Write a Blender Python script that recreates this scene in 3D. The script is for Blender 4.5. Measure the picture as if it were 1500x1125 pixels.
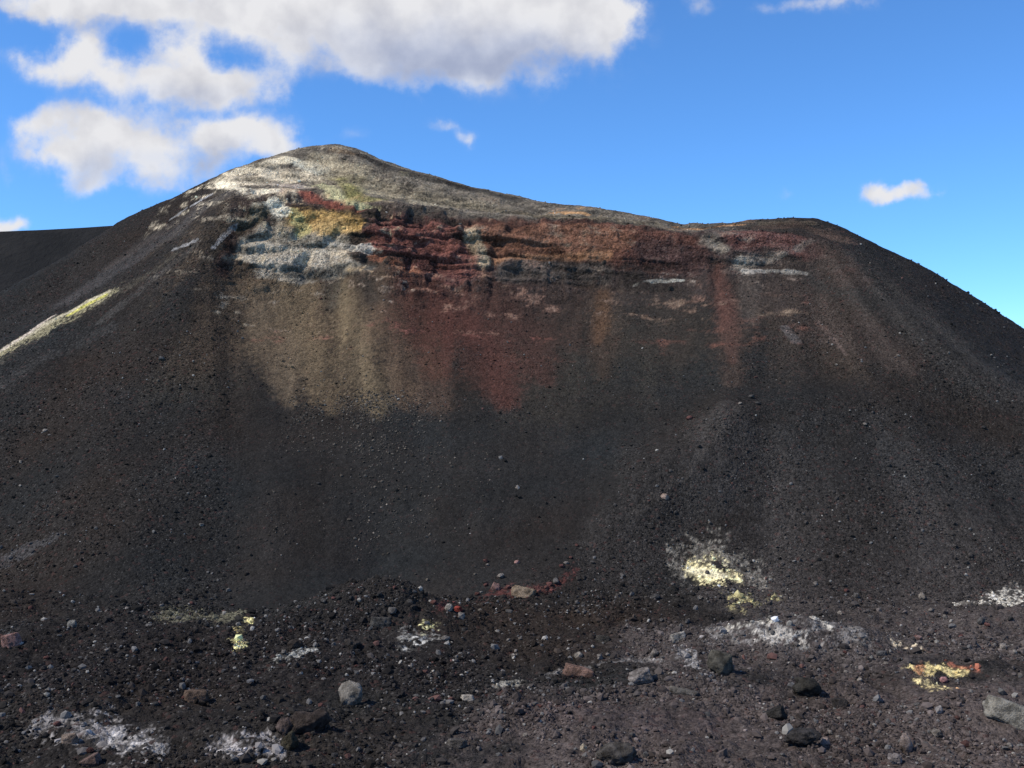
import bpy, bmesh, math, random
import numpy as np
for o in list(bpy.data.objects): bpy.data.objects.remove(o)
scene = bpy.context.scene
col = scene.collection
R = math.radians
# ------------------------------------------------------------------ camera
cam_d = bpy.data.cameras.new('camera'); cam = bpy.data.objects.new('camera', cam_d); col.objects.link(cam)
cam.location = (0, 0, 20); cam.rotation_euler = (R(90), 0, 0)
cam_d.sensor_width = 36; cam_d.lens = 36*1504/1500; cam_d.clip_start = .5; cam_d.clip_end = 20000
scene.camera = cam
# ------------------------------------------------------------------ light
SUN_EL, SUN_AZ = 47.0, 252.0           # azimuth clockwise from +Y: the sun stands to the left, a little behind the viewer
CLOUDS = [
    (-0.4588, 0.3674, 0.0864, 0.0133, 1.0),
    (-0.3524, 0.3687, 0.0931, 0.016, 1.1),
    (-0.2593, 0.366, 0.0931, 0.0253, 1.2),
    (-0.1529, 0.3574, 0.0798, 0.0359, 1.3),
    (-0.0731, 0.3474, 0.0931, 0.0439, 1.45),
    (0.0066, 0.3441, 0.0731, 0.0412, 1.4),
    (0.0731, 0.3507, 0.0399, 0.0346, 1.15),
    (0.1031, 0.3574, 0.0199, 0.0199, 0.6),
    (-0.0864, 0.3108, 0.0798, 0.016, 0.7),
    (-0.1928, 0.3408, 0.0399, 0.0226, 0.7),
    (-0.4202, 0.3288, 0.0253, 0.0186, 1.05),
    (-0.4455, 0.3168, 0.0306, 0.016, 0.75),
    (-0.4056, 0.3075, 0.0439, 0.016, 0.95),
    (-0.3524, 0.2969, 0.0532, 0.016, 0.95),
    (-0.3112, 0.3168, 0.0226, 0.0226, 1.05),
    (-0.2926, 0.2955, 0.0399, 0.0173, 1.0),
    (-0.256, 0.2969, 0.0306, 0.016, 1.0),
    (-0.3258, 0.2796, 0.0665, 0.0133, 0.75),
    (-0.4488, 0.2623, 0.0372, 0.0133, 0.85),
    (-0.4122, 0.251, 0.0465, 0.0186, 1.0),
    (-0.3657, 0.2377, 0.0598, 0.0226, 1.05),
    (-0.3989, 0.2197, 0.0465, 0.0226, 0.85),
    (-0.2992, 0.241, 0.0532, 0.0186, 1.05),
    (-0.2527, 0.2377, 0.0439, 0.0186, 1.1),
    (-0.2194, 0.2291, 0.0266, 0.012, 0.75),
    (-0.3989, 0.1978, 0.0399, 0.0186, 0.65),
    (-0.3225, 0.2078, 0.0399, 0.0173, 0.75),
    (-0.4455, 0.2311, 0.0399, 0.0199, 0.55),
    (-0.4973, 0.1579, 0.0226, 0.0106, 0.95),
    (-0.4987, 0.2078, 0.0093, 0.0199, 0.35),
    (-0.0572, 0.2477, 0.0173, 0.0066, 0.5),
    (-0.0399, 0.2357, 0.0133, 0.008, 0.42),
    (0.2646, 0.1892, 0.0106, 0.006, 0.36),
    (0.2793, 0.3687, 0.0465, 0.0093, 0.55),
    (0.1862, 0.3707, 0.0173, 0.0133, 0.45),
    (0.3225, 0.374, 0.0399, 0.0066, 0.45),
    (0.359, 0.1878, 0.0173, 0.0093, 1.0),
    (0.379, 0.1905, 0.0199, 0.01, 1.0),
    (0.4003, 0.1892, 0.0173, 0.0073, 0.85),
    (-0.1562, 0.2377, 0.0199, 0.008, 0.15),
]
CLOUD_SHADE = [
    (-0.0399, 0.3175, 0.113, 0.0226, 1.0),
    (-0.0997, 0.3042, 0.0798, 0.0133, 0.8),
    (0.0332, 0.3241, 0.0532, 0.0173, 0.7),
    (-0.1263, 0.3341, 0.0731, 0.0166, 0.45),
    (-0.0731, 0.3474, 0.0798, 0.0166, 0.35),
    (-0.3524, 0.2796, 0.0864, 0.0106, 0.6),
    (-0.4056, 0.1998, 0.0598, 0.016, 0.7),
    (-0.2992, 0.2224, 0.0798, 0.0106, 0.55),
    (0.379, 0.1799, 0.0399, 0.0053, 0.9),
    (-0.4189, 0.3501, 0.1064, 0.0066, 0.4),
]

world = bpy.data.worlds.new('World'); scene.world = world; world.use_nodes = True
class NT:
    def __init__(s, tree): s.t = tree; s.n = tree.nodes; s.l = tree.links
    def new(s, typ, **kw):
        n = s.n.new(typ)
        for k, v in kw.items(): setattr(n, k, v)
        return n
    def put(s, sock, v):
        if v is None: return
        if hasattr(v, 'links') or hasattr(v, 'is_linked'): s.l.new(v, sock)
        else: sock.default_value = v
    def m(s, op, a, b=None, c=None, clamp=False):
        n = s.new('ShaderNodeMath', operation=op, use_clamp=clamp)
        for i, v in enumerate((a, b, c)): s.put(n.inputs[i], v)
        return n.outputs[0]
    def noise(s, vec, scale, detail=4, rough=.5, dist=0, dim='3D'):
        n = s.new('ShaderNodeTexNoise', noise_dimensions=dim); s.put(n.inputs['Vector'], vec)
        n.inputs['Scale'].default_value = scale; n.inputs['Detail'].default_value = detail
        n.inputs['Roughness'].default_value = rough; n.inputs['Distortion'].default_value = dist
        return n.outputs[0]
    def vor(s, vec, scale, out='Distance', feature='F1'):
        n = s.new('ShaderNodeTexVoronoi', feature=feature); s.put(n.inputs['Vector'], vec)
        n.inputs['Scale'].default_value = scale
        return n.outputs[out]
    def ramp(s, x, a, b, lo=0., hi=1., smooth=True):
        n = s.new('ShaderNodeMapRange', interpolation_type='SMOOTHSTEP' if smooth else 'LINEAR')
        s.put(n.inputs[0], x)
        for i, v in enumerate((a, b, lo, hi)): s.put(n.inputs[i+1], v)
        return n.outputs[0]
    def mix(s, f, a, b, blend='MIX'):
        n = s.new('ShaderNodeMix', data_type='RGBA', blend_type=blend)
        s.put(n.inputs[0], f); s.put(n.inputs[6], a); s.put(n.inputs[7], b)
        return n.outputs[2]
w = NT(world.node_tree)
for n in list(w.n): w.n.remove(n)
sky = w.new('ShaderNodeTexSky', sky_type='NISHITA', sun_disc=False)
sky.sun_elevation = R(SUN_EL); sky.sun_rotation = R(SUN_AZ)
sky.altitude = 5000; sky.air_density = 1.5; sky.dust_density = 0.0; sky.ozone_density = 10.0
tc = w.new('ShaderNodeTexCoord'); sp = w.new('ShaderNodeSeparateXYZ'); w.l.new(tc.outputs['Generated'], sp.inputs[0])
dx, dy, dz = sp.outputs
dyp = w.m('MAXIMUM', dy, .08)
s0 = w.m('DIVIDE', dx, dyp); t0 = w.m('DIVIDE', dz, dyp)
cv = w.new('ShaderNodeCombineXYZ'); w.put(cv.inputs[0], s0); w.put(cv.inputs[1], t0)
nA = w.new('ShaderNodeTexNoise', noise_dimensions='2D'); w.put(nA.inputs['Vector'], cv.outputs[0]); nA.inputs['Scale'].default_value = 13; nA.inputs['Detail'].default_value = 6; nA.inputs['Roughness'].default_value = .55
spn = w.new('ShaderNodeSeparateColor'); w.l.new(nA.outputs['Color'], spn.inputs[0])
wv = w.new('ShaderNodeVectorMath', operation='MULTIPLY_ADD'); w.l.new(nA.outputs['Color'], wv.inputs[0]); wv.inputs[1].default_value = (.075, .045, 0); w.l.new(cv.outputs[0], wv.inputs[2])
def blobs(L):
    tot = 0.0
    for (cx, cy, rx, ry, wt) in L:
        a = w.new('ShaderNodeVectorMath', operation='MULTIPLY_ADD'); w.l.new(wv.outputs[0], a.inputs[0])
        a.inputs[1].default_value = (1/rx, 1/ry, 0); a.inputs[2].default_value = (-(cx+.0375)/rx, -(cy+.0225)/ry, 0)
        d = w.new('ShaderNodeVectorMath', operation='DOT_PRODUCT'); w.l.new(a.outputs[0], d.inputs[0]); w.l.new(a.outputs[0], d.inputs[1])
        tot = w.m('MULTIPLY_ADD', w.m('POWER', .3679, d.outputs['Value']), wt, tot)
    return tot
front = w.ramp(dy, .3, .5)
dens = w.m('MULTIPLY', blobs(CLOUDS), front)
shade = w.m('MULTIPLY', blobs(CLOUD_SHADE), front)
fine = w.noise(cv.outputs[0], 30, 4, .66, 0, '2D')
med = w.noise(cv.outputs[0], 15, 3, .5, 0, '2D')
# the same scattered cumulus goes on round the rest of the sky
nG = w.noise(tc.outputs['Generated'], 3.2, 5, .52)
infr = w.m('MULTIPLY', w.m('MULTIPLY', w.ramp(w.m('ABSOLUTE', s0), .62, .5), w.ramp(t0, .5, .40)), front)
gen = w.m('MULTIPLY', w.m('MULTIPLY', w.ramp(nG, .50, .68, 0, 1.3), w.m('SUBTRACT', 1, infr)), w.ramp(dz, .02, .2))
dens = w.m('ADD', dens, gen)
pv = w.new('ShaderNodeTexVoronoi', feature='SMOOTH_F1', voronoi_dimensions='2D'); w.l.new(wv.outputs[0], pv.inputs['Vector']); pv.inputs['Scale'].default_value = 21; pv.inputs['Smoothness'].default_value = .6; pv.inputs['Detail'].default_value = 0.0
puff = w.m('SUBTRACT', .45, pv.outputs['Distance'])
dens = w.m('MULTIPLY', dens, w.m('MULTIPLY_ADD', puff, .95, .86))
dd = w.m('ADD', dens, w.m('ADD', w.m('MULTIPLY', w.m('SUBTRACT', fine, .5), 1.0), w.m('MULTIPLY', w.m('SUBTRACT', med, .5), .7)))
alpha = w.ramp(dd, .0, 1.2)
alpha = w.m('MULTIPLY', alpha, w.m('MULTIPLY', w.ramp(dens, .02, .5), w.m('SUBTRACT', 1, w.m('MULTIPLY', w.m('MINIMUM', shade, 1), .22))))
thick = w.ramp(dd, .5, 1.5)
sh = w.m('ADD', w.m('MULTIPLY', shade, .50), w.m('ADD', w.m('MULTIPLY', w.m('SUBTRACT', med, .45), .75), w.m('MULTIPLY', w.m('SUBTRACT', fine, .5), .45)))
sh = w.m('ADD', w.m('SUBTRACT', sh, w.m('MULTIPLY', puff, .75)), w.m('MULTIPLY', thick, .12), clamp=True)
ccol = w.mix(sh, (.95, .95, .98, 1), (.52, .53, .61, 1))
tint = w.mix(1.0, sky.outputs[0], (1.0, 1.27, 1.36, 1), 'MULTIPLY')
b1 = w.new('ShaderNodeBackground'); w.l.new(tint, b1.inputs[0]); b1.inputs[1].default_value = .15
b2 = w.new('ShaderNodeBackground'); w.l.new(ccol, b2.inputs[0]); b2.inputs[1].default_value = .86
mx = w.new('ShaderNodeMixShader'); w.l.new(alpha, mx.inputs[0]); w.l.new(b1.outputs[0], mx.inputs[1]); w.l.new(b2.outputs[0], mx.inputs[2])
world.cycles.sampling_method = 'MANUAL'; world.cycles.sample_map_resolution = 256
scene.cycles.max_bounces = 3; scene.cycles.diffuse_bounces = 2; scene.cycles.glossy_bounces = 1
wo = w.new('ShaderNodeOutputWorld'); w.l.new(mx.outputs[0], wo.inputs[0])

sun_d = bpy.data.lights.new('sun', 'SUN'); sun_d.energy = 4.6; sun_d.angle = R(.53); sun_d.color = (1, .92, .79)
sun = bpy.data.objects.new('sun', sun_d); col.objects.link(sun)
sun.rotation_euler = (R(90-SUN_EL), 0, R(180-SUN_AZ))   # lamp points down -Z
vs = scene.view_settings; vs.view_transform = 'Standard'; vs.look = 'None'; vs.exposure = 0; vs.gamma = 1; vs.use_curve_mapping = False

# ------------------------------------------------------------------ noise
_rng = np.random.RandomState(7)
_TAB = _rng.rand(64, 64, 64).astype(np.float32)
def vnoise(x, y, z):
    x = np.asarray(x, np.float32); y = np.asarray(y, np.float32); z = np.asarray(z, np.float32)
    xi = np.floor(x); yi = np.floor(y); zi = np.floor(z)
    fx = x - xi; fy = y - yi; fz = z - zi
    fx = fx*fx*(3-2*fx); fy = fy*fy*(3-2*fy); fz = fz*fz*(3-2*fz)
    a = xi.astype(np.int32) & 63; b = yi.astype(np.int32) & 63; c = zi.astype(np.int32) & 63
    a1 = (a+1) & 63; b1 = (b+1) & 63; c1 = (c+1) & 63
    T = _TAB
    def l(p, q, t): return p + (q-p)*t
    e = l(l(T[a, b, c], T[a1, b, c], fx), l(T[a, b1, c], T[a1, b1, c], fx), fy)
    f = l(l(T[a, b, c1], T[a1, b, c1], fx), l(T[a, b1, c1], T[a1, b1, c1], fx), fy)
    return l(e, f, fz)
def fbm(x, y, z, octaves=4, gain=0.5):
    s = 0; a = 1.0; n = 0.0
    for k in range(octaves):
        s = s + a*vnoise(x + 17.3*k, y - 9.1*k, z + 5.7*k); n += a
        a *= gain; x = x*2.03; y = y*2.03; z = z*2.03
    return s/n
def ridged(x, y, z, octaves=4):
    s = 0; a = 1.0; n = 0.0
    for k in range(octaves):
        s = s + a*(1 - np.abs(2*vnoise(x + 7.7*k, y + 3.1*k, z - 4.9*k) - 1)); n += a
        a *= 0.5; x = x*2.1; y = y*2.1; z = z*2.1
    return s/n
def worley(x, y, z):
    xi = np.floor(x); yi = np.floor(y); zi = np.floor(z); f1 = np.full(x.shape, 9., np.float32); f2 = f1.copy()
    for a in (-1, 0, 1):
        for b in (-1, 0, 1):
            for c in (-1, 0, 1):
                i = (xi+a).astype(np.int32) & 63; j = (yi+b).astype(np.int32) & 63; k = (zi+c).astype(np.int32) & 63
                d = np.sqrt((xi+a+_TAB[i, j, k]-x)**2+(yi+b+_TAB[j, k, i]-y)**2+(zi+c+_TAB[k, i, j]-z)**2)
                f2 = np.where(d < f1, f1, np.minimum(f2, d)); f1 = np.minimum(f1, d)
    return f1, f2
def sstep(a, b, x):
    t = np.clip((x-a)/(b-a), 0, 1); return t*t*(3-2*t)

# ------------------------------------------------------------------ terrain
# feature lines of the cone, left to right: direction x/y, then (distance, height) of
# the talus foot, cliff base, cliff top, middle of the bench and the crest
FEAT = np.array([
    [-0.9973, 95, 1.84, 103, 4.42, 110, 4.82, 125, 4.83, 140, 5.34],
    [-0.7314, 97, 1.14, 118, 9.21, 128, 12.13, 142, 15.04, 152, 17.73],
    [-0.4987, 98, 0.48, 127, 16.83, 140, 24.42, 152, 29.35, 163, 34.58],
    [-0.4322, 94, 0.16, 134, 21.11, 148, 29.89, 158, 33.71, 172, 41.56],
    [-0.3657, 92, -0.03, 140, 26.75, 154, 36.64, 163, 41.4, 177, 49.48],
    [-0.3191, 92, -0.16, 146, 31.89, 158, 42.11, 166, 46.77, 178, 52.96],
    [-0.2926, 92, -0.22, 150, 34.41, 160, 46.01, 168, 50.44, 180, 55.61],
    [-0.2726, 92, -0.22, 153.5, 35.36, 162, 49.14, 171, 53.03, 184, 58.23],
    [-0.2327, 91.5, -0.17, 156.5, 36.08, 163, 49.1, 175, 54.62, 189, 61.78],
    [-0.1995, 93.5, 0.26, 157.5, 35.97, 163, 48.34, 178, 55.56, 194, 64.57],
    [-0.1729, 95, 0.45, 157, 36.44, 162, 47.63, 178, 55.56, 196, 65.68],
    [-0.1529, 96, 0.24, 156.75, 38.19, 161, 46.92, 176, 54.46, 195, 64.54],
    [-0.1263, 97, 0.04, 155.8, 38.91, 160, 46.01, 175, 52.87, 192, 61.68],
    [-0.0864, 96, 0.05, 155.5, 36.28, 160, 45.27, 173, 51.34, 188, 58.31],
    [-0.0332, 94.5, -0.07, 155, 35.51, 160, 44.52, 171, 49.28, 184, 54.93],
    [0.0266, 96, 0.24, 154.5, 34.64, 160, 44.1, 169, 47.47, 180, 51.78],
    [0.0731, 97, 0.17, 154, 34.59, 160, 44.95, 166, 46.99, 175, 50.08],
    [0.1197, 97, 0.17, 153, 35.0, 158, 43.37, 164, 45.57, 172, 48.3],
    [0.1662, 97, 0.04, 152.8, 35.29, 157, 42.39, 162, 44.18, 168, 46.08],
    [0.2061, 96, 0.05, 152.8, 37.02, 157, 42.7, 161, 44.14, 167, 46.04],
    [0.246, 96, -0.14, 152.8, 36.71, 157, 42.7, 162, 44.83, 168, 46.86],
    [0.2726, 95.5, -0.1, 152.3, 36.56, 156.5, 42.32, 161.5, 44.64, 168, 47.2],
    [0.2992, 95, -0.05, 151.8, 36.3, 156, 41.63, 161, 44.14, 168, 46.86],
    [0.3324, 95, -0.18, 146, 33.83, 152, 38.95, 158, 41.8, 165, 44.19],
    [0.3923, 95, -0.31, 138, 28.49, 147, 33.44, 155, 36.75, 163, 39.24],
    [0.4455, 95, -0.43, 132, 23.73, 143, 28.32, 152, 31.57, 161, 33.97],
    [0.4987, 95, -0.56, 126, 18.53, 138, 22.98, 149, 25.99, 160, 28.56],
    [0.7314, 92, -0.64, 105, 6.21, 115, 7.96, 125, 8.57, 135, 8.74],
    [0.9973, 90, -1.39, 95, 1.21, 102, 1.86, 112, 1.2, 120, 0.65],
])
# low mounds and spurs: x, y, height, half-length, half-width, turn (degrees)
MOUNDS = [(-11.2, 87, 3.1, 6.5, 3.6, 0), (20.5, 78, 2.3, 8.5, 3.6, -4), (18.5, 95, 1.1, 4.0, 3.0, 0),
          (45.5, 87, 1.6, 7, 3, 10), (-30, 62, 0.9, 9, 4, 0), (-14, 58.5, 0.8, 4, 2.5, 0),
          (12, 68, 0.7, 7, 3, 0), (30, 62, 0.5, 8, 3, 0), (-34, 80, 0.9, 9, 4, 5), (2, 60, 0.5, 6, 3, 0),
          (18, 113, 2.6, 13, 4.5, 42), (33, 122, 1.6, 14, 5, 10), (-40, 100, 1.5, 9, 5, -35),
          (-48, 118, 1.2, 16, 5, -50), (-47, 138, 1.5, 18, 5, 92)]
def build_grid(ncol=900, nout=70, rows=(8, 10, 25, 130, 130, 90, 80, 80, 80, 32, 38, 8, 12, 8, 6)):
    s = np.concatenate([-0.54 - 0.5*np.linspace(1, 0, nout, endpoint=False)**1.5,
                        np.linspace(-0.54, 0.54, ncol),
                        0.54 + 0.5*np.linspace(0, 1, nout+1)[1:]**1.5])
    F = [np.interp(s, FEAT[:, 0], FEAT[:, k]) for k in range(1, 11)]
    # soften the kinks between the surveyed columns
    ker = np.exp(-np.linspace(-2, 2, 17)**2); ker /= ker.sum()
    F = [np.convolve(np.pad(f, 8, mode='edge'), ker, 'valid') for f in F]
    y5, z5, y8, z8, y9, z9, y10, z10, y11, z11 = F
    one = np.ones_like(s)
    y6 = y5+(y8-y5)*.34; z6 = z5+(z8-z5)*.30
    y7 = y5+(y8-y5)*.68; z7 = z5+(z8-z5)*.635
    Y = [6*one, 20*one, 40*one, 52*one, 74*one, y5, y6, y7, y8, y9, y10, y11, y11+5, y11+45, 500*one, 4000*one]
    Z = [16*one, 8*one, 1.4*one, 0.2*one, 0.1*one, z5, z6, z7, z8, z9, z10, z11, z11-.5, z11-23, -40*one, -60*one]
    Y = np.array(Y); Z = np.array(Z)
    h = np.diff(Y, axis=0); d = np.diff(Z, axis=0)/h
    m = np.zeros_like(Y); m[0] = d[0]; m[-1] = d[-1]
    for k in range(1, len(Y)-1):
        w1 = 2*h[k]+h[k-1]; w2 = h[k]+2*h[k-1]
        ok = d[k-1]*d[k] > 0
        dd = np.where(ok, d[k-1], 1); ee = np.where(ok, d[k], 1)
        m[k] = np.where(ok, (w1+w2)/(w1/dd+w2/ee), 0)
    GY = []; GZ = []; K = []
    for k in range(len(rows)):
        for i in range(rows[k] + (1 if k == len(rows)-1 else 0)):
            t = i/rows[k]
            GY.append(Y[k]+t*h[k]); K.append(k+t)
            h00 = 2*t**3-3*t**2+1; h10 = t**3-2*t**2+t; h01 = -2*t**3+3*t**2; h11 = t**3-t**2
            GZ.append(h00*Z[k]+h10*h[k]*m[k]+h01*Z[k+1]+h11*h[k]*m[k+1])
    GY = np.array(GY); GZ = np.array(GZ); K = np.array(K)
    GX = GY*s[None, :]
    for (mx, my, mh, a, b, ang) in MOUNDS:
        ca = math.cos(math.radians(ang)); sa = math.sin(math.radians(ang))
        p = (GX-mx)*ca+(GY-my)*sa; q = -(GX-mx)*sa+(GY-my)*ca
        GZ = GZ + mh*np.exp(-(p/a)**2-(q/b)**2)
    KK = np.repeat(K[:, None], len(s), 1); SS = np.repeat(s[None, :], len(K), 0)
    # relief, pushed out along the surface normal
    P = np.stack([GX, GY, GZ], -1)
    floor = 1-sstep(4.8, 5.4, KK)
    cliffw = sstep(7.55, 8.15, KK)*(1-sstep(9.05, 9.5, KK))*sstep(-.29, -.255, SS)*(1-sstep(.24, .32, SS))
    bench = sstep(9.0, 9.3, KK)*(1-sstep(11.3, 12, KK))*sstep(-.30, -.27, SS)*(1-sstep(.1, .3, SS))
    slope = sstep(5.0, 5.6, KK)*(1-cliffw)*(1-bench)
    big = fbm(GX/9, GY/9, GZ/9, 3)-.5
    mid = fbm(GX/2.4+9, GY/2.4, GZ/2.4, 4)-.5
    fine = fbm(GX/.7, GY/.7+31, GZ/.7, 3)-.5
    blocks = ridged(GX/3.4, GY/3.4, GZ/2.8, 4)-.55
    # lava layers: hard beds stand proud, soft ones are cut back, joints split them
    zl = GZ + .10*GX + 1.6*big + .5*mid
    bed = sstep(.42, .56, vnoise(GX/16+2, GY/16, zl/1.25))+.5*sstep(.45, .58, vnoise(GX/9, GY/9+5, zl/.55))
    joint = sstep(.40, .60, fbm(GX/2.2+7, GY/4, zl/4.5, 2))
    f1 = np.ones_like(GX, dtype=np.float32); f2 = 2*f1
    m_ = (cliffw > .02) & (SS < -.12)
    f1[m_], f2[m_] = worley((GX[m_]+3*mid[m_])/6.2, GY[m_]/6.2, (GZ[m_]+3*mid[m_])/4.4)
    massive = sstep(-.285, -.265, SS)*(1-sstep(-.175, -.14, SS))
    mass = massive*(1.0*np.minimum(f2-f1, .3)/.3-.5)
    near = sstep(45, 52, GY)
    disp = near*floor*(0.9*big+1.1*mid+.5*fine) + slope*(1.1*big*sstep(5, 6.5, KK)+.28*mid+.16*fine) \
        + cliffw*(1.6*big+(1-.88*massive)*(1-.7*sstep(-.08, .10, SS))*(.80*(bed-.7)+.75*(joint-.5))+.55*mass+.55*blocks+.7*mid+.3*fine) + bench*(1.0*big+.7*blocks+.7*mid+.25*fine)*(1-.7*sstep(10.5, 11, KK))
    disp = disp*(1-sstep(12, 13, KK))
    dx = np.gradient(P, axis=1); dy = np.gradient(P, axis=0)
    N = np.cross(dx, dy); N /= np.linalg.norm(N, axis=-1, keepdims=True)+1e-9
    P = P + N*disp[..., None]
    return P, KK, SS, dict(floor=floor, cliff=cliffw, bench=bench, slope=slope, big=big, mid=mid, fine=fine, bed=bed)

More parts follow.
